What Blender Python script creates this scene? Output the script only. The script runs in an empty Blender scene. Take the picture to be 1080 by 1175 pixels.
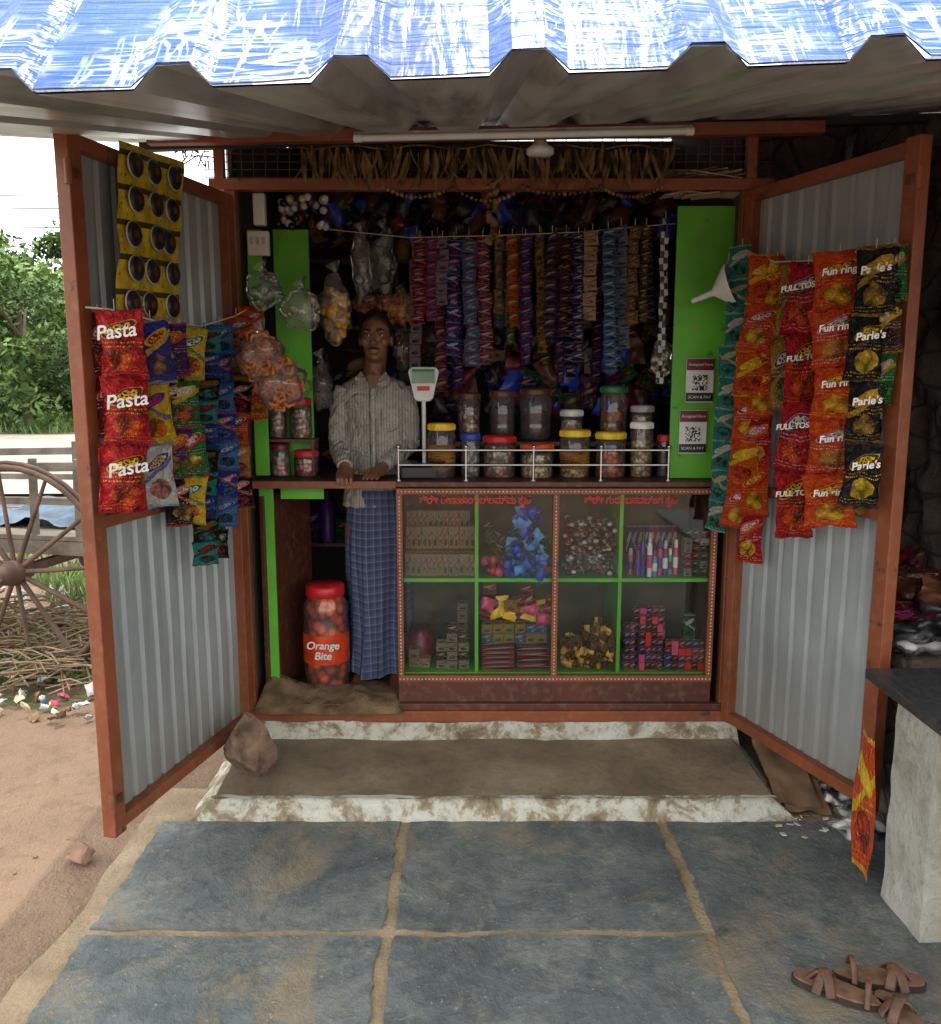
import bpy, math, random
from mathutils import Vector, Matrix, Euler, noise
random.seed(7)
rad=math.radians
scene=bpy.context.scene
TILT=rad(9.2); H=1.72
# ---------------------------------------------------------------- camera
cd=bpy.data.cameras.new("camera"); cam=bpy.data.objects.new("camera",cd)
scene.collection.objects.link(cam); scene.camera=cam
cam.location=(0,0,H); cam.rotation_euler=(rad(90)-TILT,0,0)
cd.sensor_fit='HORIZONTAL'; cd.sensor_width=36; cd.lens=36*1000/1080.; cd.clip_end=2000; cd.clip_start=.05
# measured photo position -> world position on a vertical plane of known depth
def ray(px,py):
    a=(px-540)/1000.; b=(587-py)/1000.
    return Vector((a, math.cos(TILT)+b*math.sin(TILT), -math.sin(TILT)+b*math.cos(TILT)))
C0=Vector((0,0,H))
def at(px,py,Y):
    r=ray(px,py); return C0+r*(Y/r.y)
def gnd(px,py,z=0.):
    r=ray(px,py); return C0+r*((z-H)/r.z)
def onp(px,py,p0,n):
    r=ray(px,py); return C0+r*((p0-C0).dot(n)/r.dot(n))
def S(r,g,b):
    def f(c):
        c/=255.
        return c/12.92 if c<=.04045 else ((c+.055)/1.055)**2.4
    return (f(r),f(g),f(b),1)
# ---------------------------------------------------------------- materials
def base(name):
    m=bpy.data.materials.new(name); m.use_nodes=True
    nt=m.node_tree; return m,nt,nt.nodes,nt.links,nt.nodes['Principled BSDF']
def mixc(nt,fac,a,b,bt='MIX'):
    n=nt.nodes.new('ShaderNodeMix'); n.data_type='RGBA'; n.blend_type=bt
    for s,val in ((n.inputs[0],fac),(n.inputs[6],a),(n.inputs[7],b)):
        if hasattr(val,'is_output') or hasattr(val,'links'): nt.links.new(val,s)
        else: s.default_value=val
    return n.outputs[2]
def mth(nt,op,a,b=None,c=None):
    n=nt.nodes.new('ShaderNodeMath'); n.operation=op
    for i,val in enumerate((a,b,c)):
        if val is None: continue
        if hasattr(val,'links'): nt.links.new(val,n.inputs[i])
        else: n.inputs[i].default_value=val
    return n.outputs[0]
def nz(nt,vec,scale,detail=4,rough=.55,dist=0):
    n=nt.nodes.new('ShaderNodeTexNoise'); n.inputs['Scale'].default_value=scale
    n.inputs['Detail'].default_value=detail; n.inputs['Roughness'].default_value=rough; n.inputs['Distortion'].default_value=dist
    if vec: nt.links.new(vec,n.inputs['Vector'])
    return n.outputs['Fac']
def ramp(nt,fac,stops):
    n=nt.nodes.new('ShaderNodeValToRGB'); nt.links.new(fac,n.inputs[0])
    e=n.color_ramp.elements
    while len(e)<len(stops): e.new(.5)
    for i,(p,c) in enumerate(stops):
        e[i].position=p; e[i].color=c if len(c)==4 else (*c,1)
    return n.outputs[0]
def coord(nt,k='Object'):
    return nt.nodes.new('ShaderNodeTexCoord').outputs[k]
def bump(nt,bs,h,st,dist=.01):
    n=nt.nodes.new('ShaderNodeBump'); n.inputs['Strength'].default_value=st; n.inputs['Distance'].default_value=dist
    nt.links.new(h,n.inputs['Height']); nt.links.new(n.outputs[0],bs.inputs['Normal'])
def M(name,col,rough=.6,metal=0.,var=.2,scale=6,col2=None,bmp=0.,bsc=40,spec=.5,thr=(.35,.65)):
    m,nt,N,L,b=base(name); co=coord(nt)
    c=Vector(col[:3])
    lo=(*(c*(1-var)),1); hi=(*[min(1,x*(1+var)) for x in c],1) if col2 is None else col2
    f=nz(nt,co,scale,6)
    L.new(ramp(nt,f,[(thr[0],lo),(thr[1],hi)]),b.inputs['Base Color'])
    b.inputs['Roughness'].default_value=rough; b.inputs['Metallic'].default_value=metal
    b.inputs['Specular IOR Level'].default_value=spec
    if bmp: bump(nt,b,nz(nt,co,bsc,5),bmp)
    return m
def PK(name,c1,c2,c3,c4=(.85,.85,.85,1),rough=.22,metal=.15,seed=0,vs=5.):
    """printed foil packet: UV-driven bands, tilted logo plate, picture of the contents, small print"""
    m,nt,N,L,b=base(name); uv=coord(nt,'UV')
    sx=N.new('ShaderNodeSeparateXYZ'); L.new(uv,sx.inputs[0]); u,v=sx.outputs[0],sx.outputs[1]
    mp=N.new('ShaderNodeMapping'); L.new(uv,mp.inputs[0]); mp.inputs['Location'].default_value=(seed*3.7,seed*1.3,0)
    mp.inputs['Scale'].default_value=(1,1.5,1)
    vec=mp.outputs[0]; du=mth(nt,'SUBTRACT',u,.5)
    dk=tuple(x*.45 for x in c1[:3])+(1,)
    wob=nz(nt,vec,3,3)
    col=mixc(nt,mth(nt,'MULTIPLY',wob,.7),c1,dk)
    bd=mth(nt,'SUBTRACT',v,mth(nt,'ADD',mth(nt,'MULTIPLY',u,.35 if seed%2 else -.3),mth(nt,'ADD',.36 if seed%2 else .66,mth(nt,'MULTIPLY',wob,.12))))
    col=mixc(nt,mth(nt,'MULTIPLY',mth(nt,'LESS_THAN',mth(nt,'ABSOLUTE',bd),.04),.8),col,c2)
    vo=N.new('ShaderNodeTexVoronoi'); L.new(vec,vo.inputs['Vector']); vo.inputs['Scale'].default_value=vs*1.0
    dv=mth(nt,'SUBTRACT',v,.29)
    rr=mth(nt,'ADD',mth(nt,'ADD',mth(nt,'MULTIPLY',mth(nt,'POWER',du,2.),6.5),mth(nt,'MULTIPLY',mth(nt,'POWER',dv,2.),26.)),mth(nt,'MULTIPLY',nz(nt,vec,6,3),.7))
    area=mth(nt,'LESS_THAN',rr,1.0)
    hc3=tuple(min(1,x*.5+y*.3) for x,y in zip(c3[:3],c1[:3]))+(1,)
    piece=ramp(nt,vo.outputs['Distance'],[(.1,c3),(.42,hc3),(.62,tuple(x*.3 for x in hc3[:3])+(1,))])
    piece=mixc(nt,mth(nt,'MULTIPLY',mth(nt,'GREATER_THAN',nz(nt,vec,20,3),.62),.5),piece,c4)
    col=mixc(nt,area,col,piece)
    dv2=mth(nt,'SUBTRACT',mth(nt,'ADD',v,mth(nt,'MULTIPLY',du,-.25)),.72)
    r2=mth(nt,'ADD',mth(nt,'MULTIPLY',mth(nt,'POWER',du,2.),6.5),mth(nt,'MULTIPLY',mth(nt,'POWER',dv2,2.),110.))
    col=mixc(nt,mth(nt,'MULTIPLY',mth(nt,'LESS_THAN',r2,1.),.7),col,c4); col=mixc(nt,mth(nt,'LESS_THAN',r2,.86),col,c2)
    br=N.new('ShaderNodeTexVoronoi'); br.feature='DISTANCE_TO_EDGE'; m3=N.new('ShaderNodeMapping'); m3.inputs['Scale'].default_value=(11,16,1); L.new(vec,m3.inputs[0]); L.new(m3.outputs[0],br.inputs['Vector']); br.inputs['Scale'].default_value=1.
    letters=mth(nt,'MULTIPLY',mth(nt,'LESS_THAN',br.outputs['Distance'],.16),mth(nt,'LESS_THAN',r2,.5))
    col=mixc(nt,letters,col,c4)
    m4=N.new('ShaderNodeMapping'); m4.inputs['Scale'].default_value=(60,14,1); L.new(vec,m4.inputs[0])
    sp=mth(nt,'MULTIPLY',mth(nt,'GREATER_THAN',nz(nt,m4.outputs[0],1,1),.56),mth(nt,'GREATER_THAN',mth(nt,'SINE',mth(nt,'MULTIPLY',v,110.)),.4))
    zone=mth(nt,'LESS_THAN',mth(nt,'ABSOLUTE',mth(nt,'SUBTRACT',v,.52)),.06)
    zone=mth(nt,'MAXIMUM',zone,mth(nt,'LESS_THAN',mth(nt,'ABSOLUTE',mth(nt,'SUBTRACT',v,.1)),.03))
    col=mixc(nt,mth(nt,'MULTIPLY',sp,zone),col,c4)
    crim=mth(nt,'GREATER_THAN',mth(nt,'ABSOLUTE',mth(nt,'SUBTRACT',v,.5)),.46)
    col=mixc(nt,mth(nt,'MULTIPLY',crim,.5),col,c2)
    L.new(col,b.inputs['Base Color'])
    b.inputs['Roughness'].default_value=rough; b.inputs['Metallic'].default_value=metal
    bump(nt,b,nz(nt,vec,5,4,.6,2.),1.,.03)
    return m
def GL(name,tint=(1,1,1,1),refl=1.,haze=0.):
    m,nt,N,L,b=base(name); N.remove(b); out=N['Material Output']
    tr=N.new('ShaderNodeBsdfTransparent'); tr.inputs[0].default_value=tint
    gl=N.new('ShaderNodeBsdfGlossy'); gl.inputs['Roughness'].default_value=.04
    fr=N.new('ShaderNodeFresnel'); fr.inputs[0].default_value=1.45
    mx=N.new('ShaderNodeMixShader'); L.new(mth(nt,'MULTIPLY',fr.outputs[0],refl),mx.inputs[0]); L.new(tr.outputs[0],mx.inputs[1]); L.new(gl.outputs[0],mx.inputs[2])
    o=mx.outputs[0]
    if haze:
        df=N.new('ShaderNodeBsdfPrincipled'); df.inputs['Base Color'].default_value=(.75,.75,.75,1); df.inputs['Roughness'].default_value=.25
        m2=N.new('ShaderNodeMixShader'); f=nz(nt,coord(nt),18,4)
        L.new(mth(nt,'MULTIPLY',f,haze*2),m2.inputs[0]); L.new(o,m2.inputs[1]); L.new(df.outputs[0],m2.inputs[2]); o=m2.outputs[0]
    L.new(o,out.inputs[0]); return m
# ---------------------------------------------------------------- mesh builder
class B:
    def __init__(s): s.v=[];s.f=[];s.fm=[];s.uv=[];s.sm=[];s.mats=[]
    def add(s,vs,fs,mat,uvs=None,smooth=False):
        o=len(s.v); s.v+= [tuple(x) for x in vs]
        if mat not in s.mats: s.mats.append(mat)
        k=s.mats.index(mat)
        for i,f in enumerate(fs):
            s.f.append([o+a for a in f]); s.fm.append(k); s.sm.append(smooth)
            s.uv.append(uvs[i] if uvs else [(0.,0.),(1.,0.),(1.,1.),(0.,1.)][:len(f)] if len(f)<=4 else [(0.,0.)]*len(f))
    def box(s,c,d,mat,R=None,uv=True):
        c=Vector(c); x,y,z=[a/2. for a in d]
        vs=[Vector(p) for p in ((-x,-y,-z),(x,-y,-z),(x,y,-z),(-x,y,-z),(-x,-y,z),(x,-y,z),(x,y,z),(-x,y,z))]
        if R is not None: vs=[R@p for p in vs]
        s.add([c+p for p in vs],[(0,1,5,4),(1,2,6,5),(2,3,7,6),(3,0,4,7),(4,5,6,7),(3,2,1,0)],mat)
    def beam(s,a,b,w,h,mat,up=(0,0,1)):
        a=Vector(a);b=Vector(b); d=b-a; l=d.length; d.normalize(); up=Vector(up)
        sd=d.cross(up).normalized(); u2=sd.cross(d)
        R=Matrix((d,sd,u2)).transposed()
        s.box((a+b)/2,(l,w,h),mat,R)
    def lathe(s,c,prof,mat,n=18,R=None,smooth=True,cap=True):
        c=Vector(c); vs=[]
        for r,z in prof:
            for i in range(n):
                a=2*math.pi*i/n; p=Vector((r*math.cos(a),r*math.sin(a),z))
                vs.append(c+(R@p if R is not None else p))
        fs=[];uv=[]; m=len(prof)
        for j in range(m-1):
            for i in range(n):
                k=(i+1)%n; fs.append((j*n+i,j*n+k,(j+1)*n+k,(j+1)*n+i))
                uv.append([(i/n,j/(m-1)),((i+1)/n,j/(m-1)),((i+1)/n,(j+1)/(m-1)),(i/n,(j+1)/(m-1))])
        s.add(vs,fs,mat,uv,smooth)
        if cap:
            s.add(vs[:n],[tuple(reversed(range(n)))],mat); s.add(vs[-n:],[tuple(range(n))],mat)
    def tube(s,pts,r,mat,n=8,smooth=True,sq=None,up0=None,cap=True):
        pts=[Vector(p) for p in pts]; m=len(pts)
        rs=r if isinstance(r,(list,tuple)) else [r]*m
        vs=[];fs=[];uv=[]; up=Vector(up0) if up0 else None
        for j,p in enumerate(pts):
            d=(pts[min(j+1,m-1)]-pts[max(j-1,0)]).normalized()
            if up is None: up=Vector((0,0,1)) if abs(d.z)<.9 else Vector((0,1,0))
            sd=d.cross(up).normalized(); up=sd.cross(d).normalized()
            rr=rs[j]; ra,rb=(rr if isinstance(rr,(tuple,list)) else (rr,rr))
            for i in range(n):
                a=2*math.pi*i/n; vs.append(p+sd*math.cos(a)*ra+up*math.sin(a)*rb)
        for j in range(m-1):
            for i in range(n):
                k=(i+1)%n; fs.append((j*n+i,j*n+k,(j+1)*n+k,(j+1)*n+i))
                uv.append([(i/n,j/(m-1)),((i+1)/n,j/(m-1)),((i+1)/n,(j+1)/(m-1)),(i/n,(j+1)/(m-1))])
        s.add(vs,fs,mat,uv,smooth)
        if cap:
            s.add(vs[:n],[tuple(reversed(range(n)))],mat); s.add(vs[-n:],[tuple(range(n))],mat)
    def sph(s,c,r,mat,n=12,m=8,nzs=0.,nsc=5.,R=None):
        c=Vector(c); r=(r,r,r) if not isinstance(r,(tuple,list)) else r
        vs=[];fs=[]
        for j in range(m+1):
            t=math.pi*j/m
            for i in range(n):
                a=2*math.pi*i/n; p=Vector((math.sin(t)*math.cos(a)*r[0],math.sin(t)*math.sin(a)*r[1],-math.cos(t)*r[2]))
                if nzs: p*=1+nzs*noise.noise((p+c)*nsc)
                if R is not None: p=R@p
                vs.append(c+p)
        for j in range(m):
            for i in range(n):
                k=(i+1)%n; fs.append((j*n+i,j*n+k,(j+1)*n+k,(j+1)*n+i))
        s.add(vs,fs,mat,[[(i/n,j/m)]*4 for j in range(m) for i in range(n)],True)
    def grid(s,P,nx,ny,mat,smooth=True,thick=None):
        vs=[P(i/nx,j/ny) for j in range(ny+1) for i in range(nx+1)]; fs=[];uv=[]
        for j in range(ny):
            for i in range(nx):
                a=j*(nx+1)+i; fs.append((a,a+1,a+nx+2,a+nx+1))
                uv.append([(i/nx,j/ny),((i+1)/nx,j/ny),((i+1)/nx,(j+1)/ny),(i/nx,(j+1)/ny)])
        s.add(vs,fs,mat,uv,smooth)
    def pillow(s,c,w,h,t,mat,yaw=0.,roll=0.,pitch=0.,nx=6,ny=8,cr=.35):
        R=Euler((pitch,0,yaw)).to_matrix()@Matrix.Rotation(roll,3,'Y'); c=Vector(c); sd=random.random()*50
        ben=random.uniform(-.25,.25)*min(w,h)
        for sg in (-1,1):
            def P(u,v):
                x=(u-.5); z=(v-.5)
                e=max(0,1-abs(2*x)**2.2)**.7*max(0,1-abs(2*z)**2.6)**.8
                k=noise.noise(Vector((x*3.5+sd,z*4.5,sg*2.)))
                cs=math.sin(x*19+sd)*max(0,abs(2*z)-.35)*.2*t*(1 if cr>.4 else 0)
                y=sg*t/2*e*(1+cr*k*2)+ t*.3*noise.noise(Vector((x*2+sd,z*2,9)))+cs+ben*x*x*2*(1 if cr>.4 else 0)
                ww=w*(1-.13*(1-abs(2*z))**.6*(cr>.4)+.06*noise.noise(Vector((z*6+sd,1,1))))
                uu=x if sg<0 else -x
                return c+R@Vector((uu*ww,y,z*h+.05*h*noise.noise(Vector((x*3+sd,4,z)))*(cr>.4)))
            s.grid(P,nx,ny,mat)
    def obj(s,name,parent=None,bevel=0,mods=None):
        me=bpy.data.meshes.new(name); me.from_pydata(s.v,[],s.f)
        for m in s.mats: me.materials.append(m)
        me.polygons.foreach_set('material_index',s.fm); me.polygons.foreach_set('use_smooth',s.sm)
        ul=me.uv_layers.new(name='UVMap'); k=0; flat=[]
        for u in s.uv:
            for a in u: flat+= [a[0],a[1]]
        ul.data.foreach_set('uv',flat); me.update()
        o=bpy.data.objects.new(name,me); scene.collection.objects.link(o)
        if parent: o.parent=parent
        if bevel:
            b=o.modifiers.new('bevel','BEVEL'); b.width=bevel; b.segments=2; b.limit_method='ANGLE'
        return o
def empty(name):
    o=bpy.data.objects.new(name,None); scene.collection.objects.link(o); o.empty_display_size=.1; return o
def text(body,loc,size,mat,parent,name='lettering',rot=(math.pi/2,0,0),ext=.0006,align='CENTER',sx=1.,shear=0.,off=0.):
    c=bpy.data.curves.new(name,'FONT'); c.body=body; c.size=size; c.extrude=ext; c.align_x=align; c.align_y='CENTER'; c.shear=shear; c.offset=off
    c.materials.append(mat); o=bpy.data.objects.new(name,c); scene.collection.objects.link(o)
    o.location=loc; o.rotation_euler=rot; o.scale=(sx,1,1); o.parent=parent; return o
# ---------------------------------------------------------------- palette
def paint(name,col,chips=(.04,.03,.025,1)):
    m,nt,N,L,b=base(name); co=coord(nt)
    f=nz(nt,co,9,8,.65); f2=nz(nt,co,3,3); f3=nz(nt,co,30,5)
    c=ramp(nt,f2,[(.3,tuple(x*.62 for x in col[:3])),(.7,col)])
    c=mixc(nt,ramp(nt,f3,[(.5,(0,0,0,1)),(.75,(.35,.35,.35,1))]),c,S(140,112,88))
    L.new(mixc(nt,ramp(nt,f,[(.63,(0,0,0,1)),(.67,(1,1,1,1))]),c,chips),b.inputs['Base Color'])
    b.inputs['Roughness'].default_value=.5; bump(nt,b,f,.25)
    return m
brown=paint('redoxide_paint',S(136,72,42)); brown_d=paint('dark_redoxide',S(88,44,30))
green=paint('green_paint',S(92,184,36),S(60,110,40))
silver=M('galvanised_sheet',S(170,174,176),.42,.25,.14,2.2,bmp=.15,bsc=12)
def sheetmat():
    m,nt,N,L,b=base('door_sheet'); co=coord(nt)
    f=nz(nt,co,1.6,6,.6); sx=N.new('ShaderNodeSeparateXYZ'); L.new(co,sx.inputs[0])
    mp=N.new('ShaderNodeMapping'); L.new(co,mp.inputs[0]); mp.inputs['Scale'].default_value=(14,14,.7)
    st=nz(nt,mp.outputs[0],1.5,5,.7)
    c=ramp(nt,f,[(.3,S(134,142,144)),(.7,S(164,170,170))])
    c=mixc(nt,ramp(nt,st,[(.5,(0,0,0,1)),(.75,(.6,.6,.6,1))]),c,S(108,106,98))
    low=ramp(nt,mth(nt,'ADD',sx.outputs[2],mth(nt,'MULTIPLY',f,.4)),[(.3,(.7,.7,.7,1)),(.95,(0,0,0,1))])
    c=mixc(nt,low,c,S(118,110,96))
    L.new(c,b.inputs['Base Color']); b.inputs['Roughness'].default_value=.42; b.inputs['Metallic'].default_value=.15
    bump(nt,b,f,.1); return m
dsheet=sheetmat()
def undermat():
    m,nt,N,L,b=base('roof_underside'); co=coord(nt)
    mp=N.new('ShaderNodeMapping'); L.new(co,mp.inputs[0]); mp.inputs['Scale'].default_value=(9,.7,1)
    f=nz(nt,mp.outputs[0],1.6,7,.65); g=nz(nt,co,2,4)
    c=ramp(nt,f,[(.3,S(128,124,118)),(.5,S(200,200,198)),(.75,S(224,224,222))]); c=mixc(nt,ramp(nt,g,[(.5,(0,0,0,1)),(.8,(.4,.4,.4,1))]),c,S(120,108,94))
    L.new(c,b.inputs['Base Color']); b.inputs['Roughness'].default_value=.3; b.inputs['Metallic'].default_value=.5; bump(nt,b,f,.15); return m
under=undermat()
wood=M('grey_wood',S(150,140,128),.8,0,.3,7,bmp=.3,bsc=60)
dark=M('dark_steel',S(40,38,36),.6,0,.3,8)
white=M('white_plastic',S(208,208,203),.35,0,.08,8)
steel=M('stainless',S(190,190,190),.25,1.,.05,8)
black=M('black_plastic',S(25,25,27),.35,0,.2,8)
glass=GL('glass_pane',(.95,.95,.94,1),.95)
jarpl=GL('clear_plastic',(.93,.93,.92,1),1.4,.04)
poly=GL('polythene',(.95,.95,.95,1),1.4,.075)
rope=M('string',S(190,180,160),.9)
cols={'red':S(186,26,32),'blue':S(36,62,158),'lblue':S(66,132,186),'purple':S(78,38,112),'orange':S(214,80,22),'gold':S(182,138,52),
 'green':S(38,112,52),'pink':S(190,60,106),'cream':S(200,184,146),'yellow':S(220,184,40),'brown':S(86,50,34),'white':S(212,212,207),'teal':S(48,146,138),'black':S(22,22,26),'silver':S(170,170,175),'maroon':S(100,20,32)}
K=cols
pkc={}
def pk(a,b,c,d='white',seed=0,vs=5.,metal=.3):
    key=(a,b,c,d,seed,vs)
    if key not in pkc: pkc[key]=PK('print_%s_%s_%s'%(a,b,c),K[a],K[b],K[c],K[d],seed=seed,vs=vs,metal=metal)
    return pkc[key]
plain={k:M('plain_'+k,v,.4,0,.22,20,bmp=.15) for k,v in K.items()}
# ---------------------------------------------------------------- ground
def groundmat():
    m,nt,N,L,b=base('dirt'); co=coord(nt)
    sx=N.new('ShaderNodeSeparateXYZ'); L.new(co,sx.inputs[0]); Y=sx.outputs[1]
    f=nz(nt,co,1.2,8,.62); g=nz(nt,co,14,6,.6); p=nz(nt,co,90,3,.6)
    c=ramp(nt,f,[(.3,S(116,93,75)),(.7,S(144,119,98))])
    c=mixc(nt,ramp(nt,g,[(.5,(0,0,0,1)),(.72,(.5,.5,.5,1))]),c,S(96,76,60))
    c=mixc(nt,ramp(nt,p,[(.6,(0,0,0,1)),(.66,(.6,.6,.6,1))]),c,S(150,134,116))
    gr=ramp(nt,nz(nt,co,4,5),[(.35,S(58,72,32)),(.7,S(84,98,46))])
    gf=ramp(nt,nz(nt,co,.7,6),[(.5,(0,0,0,1)),(.62,(1,1,1,1))])
    yy=mth(nt,'MULTIPLY',gf,mth(nt,'GREATER_THAN',mth(nt,'ADD',Y,mth(nt,'MULTIPLY',f,2.)),5.4))
    far=mth(nt,'GREATER_THAN',mth(nt,'ADD',Y,mth(nt,'MULTIPLY',f,6.)),29.)
    c=mixc(nt,mth(nt,'MAXIMUM',yy,far),c,gr); L.new(c,b.inputs['Base Color']); b.inputs['Roughness'].default_value=.95
    bump(nt,b,mth(nt,'ADD',g,mth(nt,'MULTIPLY',p,.4)),.9,.03); return m
g=B(); gm=groundmat()
def GP(u,v):
    x=-6+9*u; y=-2+14*v
    return Vector((x,y,-.035+.03*noise.noise(Vector((x*.8,y*.8,0)))+.012*noise.noise(Vector((x*4,y*4,3)))))
g.grid(GP,90,120,gm)
g.add([(-600,-600,-.08),(600,-600,-.08),(600,900,-.08),(-600,900,-.08)],[(0,1,2,3)],gm)
g.obj('ground')
r=B(); rm=M('pale_road',S(158,150,136),.9,0,.2,.8,bmp=.3)
r.grid(lambda u,v:Vector((-80+160*u,12.5+12*v+.8*noise.noise(Vector((u*60,v,1))),-.03+.01*math.sin(u*40))),120,2,rm); r.obj('road')
b=B()
pebm=M('pebble',S(128,104,86),.9,0,.3,30)
for i in range(90):
    x=random.uniform(-3.2,-1.36); y=random.uniform(2.0,5.0); s=random.uniform(.003,.009)
    b.sph((x,y,-.032),(s*1.4,s,s*.7),pebm,6,4,.5,60)
b.obj('pebbles')
# ---------------------------------------------------------------- pavement
def slabmat():
    m,nt,N,L,b=base('slate_slab'); co=coord(nt)
    f=nz(nt,co,2.4,10,.74,.7); g=nz(nt,co,12,8,.78,.3); h=nz(nt,co,70,4,.6); d=nz(nt,co,1.4,10,.76,1.1); k=nz(nt,co,5,9,.78,.6)
    c=ramp(nt,f,[(.34,S(74,82,85)),(.5,S(98,107,108)),(.66,S(128,132,128))])
    c=mixc(nt,ramp(nt,g,[(.48,(0,0,0,1)),(.62,(.6,.6,.6,1))]),c,S(66,71,73))
    c=mixc(nt,ramp(nt,k,[(.53,(0,0,0,1)),(.64,(.5,.5,.5,1))]),c,S(150,148,136))
    c=mixc(nt,ramp(nt,d,[(.53,(0,0,0,1)),(.63,(.7,.7,.7,1))]),c,S(144,128,102))
    c=mixc(nt,ramp(nt,h,[(.64,(0,0,0,1)),(.70,(.6,.6,.6,1))]),c,S(176,170,156))
    L.new(c,b.inputs['Base Color']); L.new(ramp(nt,g,[(.3,(.5,.5,.5,1)),(.7,(.8,.8,.8,1))]),b.inputs['Roughness'])
    bump(nt,b,mth(nt,'ADD',f,mth(nt,'ADD',mth(nt,'MULTIPLY',g,.6),mth(nt,'MULTIPLY',h,.2))),1.,.025); return m
slab=slabmat()
def cemmat():
    m,nt,N,L,b=base('cement_mortar'); co=coord(nt); f=nz(nt,co,5,8,.7); g=nz(nt,co,40,5,.7)
    c=ramp(nt,f,[(.3,S(126,108,84)),(.55,S(156,138,112)),(.75,S(178,162,136))]); c=mixc(nt,ramp(nt,g,[(.5,(0,0,0,1)),(.7,(.6,.6,.6,1))]),c,S(108,94,76))
    L.new(c,b.inputs['Base Color']); b.inputs['Roughness'].default_value=.95; bump(nt,b,g,.8,.015); return m
cem=cemmat()
pav=empty('stone_pavement')
b=B()
def CP(u,v):
    x=-1.27+3.6*u; y=-.6+4.0*v
    e=.05*noise.noise(Vector((y*2.5,0,5))) if u==0 else 0
    return Vector((x+e,y,.001+.007*noise.noise(Vector((x*9,y*9,0)))))
b.grid(CP,120,130,cem)
b.box((.53,1.4,-.07),(3.54,3.98,.1),cem)
b.obj('mortar_bed',pav)
b=B(); xs=[-1.205,-.255,.735,1.72,2.3]; ys=[3.15,2.45,1.74,1.02,.3,-.5]
for i in range(4):
    for j in range(5):
        x0,x1=xs[i]+.020+random.uniform(-.006,.006),xs[i+1]-.020; y1,y0=ys[j]-.016,ys[j+1]+.016
        if j==0: y1-=.01
        off=.035 if i==2 else 0
        pts=[]
        def edge(a,c,n=34):
            a=Vector(a);c=Vector(c)
            for k in range(n):
                p=a.lerp(c,k/n); q=Vector((noise.noise(p*6),noise.noise(p*6+Vector((9,9,0))),0))*.010+Vector((noise.noise(p*26),noise.noise(p*26+Vector((9,9,0))),0))*.010; pts.append(p+q)
        edge((x0,y0-off,0),(x1,y0-off,0)); edge((x1,y0-off,0),(x1,y1,0)); edge((x1,y1,0),(x0,y1,0)); edge((x0,y1,0),(x0,y0-off,0))
        n=len(pts); z=.008+random.uniform(-.001,.002)
        top=[Vector((p.x,p.y,z)) for p in pts]; bot=[Vector((p.x,p.y,-.02)) for p in pts]
        b.add(top+bot,[tuple(range(n))]+[((k+1)%n,k,n+k,n+(k+1)%n) for k in range(n)],slab)
b.obj('slabs',pav)
def limemat():
    m,nt,N,L,b=base('flaking_limewash'); co=coord(nt)
    f=nz(nt,co,6,9,.7,.3); g=nz(nt,co,25,6,.7)
    c=ramp(nt,f,[(.38,S(106,92,72)),(.46,S(150,136,112)),(.51,S(190,188,174)),(.75,S(208,210,202))])
    c=mixc(nt,ramp(nt,g,[(.5,(0,0,0,1)),(.66,(.7,.7,.7,1))]),c,S(136,130,112))
    L.new(c,b.inputs['Base Color']); b.inputs['Roughness'].default_value=.9; bump(nt,b,mth(nt,'ADD',f,g),.8,.02); return m
lime=limemat()
def treadmat():
    m,nt,N,L,b=base('step_cement'); co=coord(nt); f=nz(nt,co,2.5,9,.7,.4); g=nz(nt,co,18,6,.7)
    c=ramp(nt,f,[(.3,S(100,87,68)),(.55,S(134,119,96)),(.75,S(158,145,122))]); c=mixc(nt,ramp(nt,g,[(.5,(0,0,0,1)),(.7,(.5,.5,.5,1))]),c,S(86,75,60))
    L.new(c,b.inputs['Base Color']); b.inputs['Roughness'].default_value=.85; bump(nt,b,mth(nt,'ADD',f,g),.5,.015); return m
tread=treadmat()
st=empty('concrete_step')
def rough_block(x0,x1,y0,y1,z0,z1,mt,ms,taper=0.,amp=.008):
    b=B(); nx=90
    def w(p): return p+Vector((noise.noise(p*6),noise.noise(p*6+Vector((7,0,0)))+.5*noise.noise(p*22),noise.noise(p*5+Vector((0,9,0)))*.7))*amp
    def top(u,v):
        return w(Vector((x0+(x1-x0)*u,y0+(y1-y0)*v,z1)))
    def fr(u,v):
        return w(Vector((x0-taper*(1-v)+(x1-x0+2*taper*(1-v))*u,y0-taper*.3*(1-v),z0+(z1-z0)*v)))
    def lf(u,v): return w(Vector((x0-taper*(1-v),y1+(y0-taper*.3*(1-v)-y1)*u,z0+(z1-z0)*v)))
    def rt(u,v): return w(Vector((x1+taper*(1-v),y0-taper*.3*(1-v)+(y1-y0)*u,z0+(z1-z0)*v)))
    b.grid(top,nx,14,mt); b.grid(fr,nx,5,ms); b.grid(lf,12,5,ms); b.grid(rt,12,5,ms); return b
rough_block(-.99,1.17,3.15,3.75,-.02,.092,tread,lime,.12,.014).obj('lower_step',st)
rough_block(-1.01,1.19,3.69,5.2,.05,.172,tread,lime,.02,.012).obj('plinth',st)
b=B()
b.grid(lambda u,v:Vector((-1.0+2.18*u,3.13+(.022+.02*noise.noise(Vector((u*14,3,0))))*v+.012*noise.noise(Vector((u*22,v,0))),.0985+.003*noise.noise(Vector((u*30,v*3,0))))),120,3,lime)
b.obj('limewashed_nosing',st)
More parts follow.
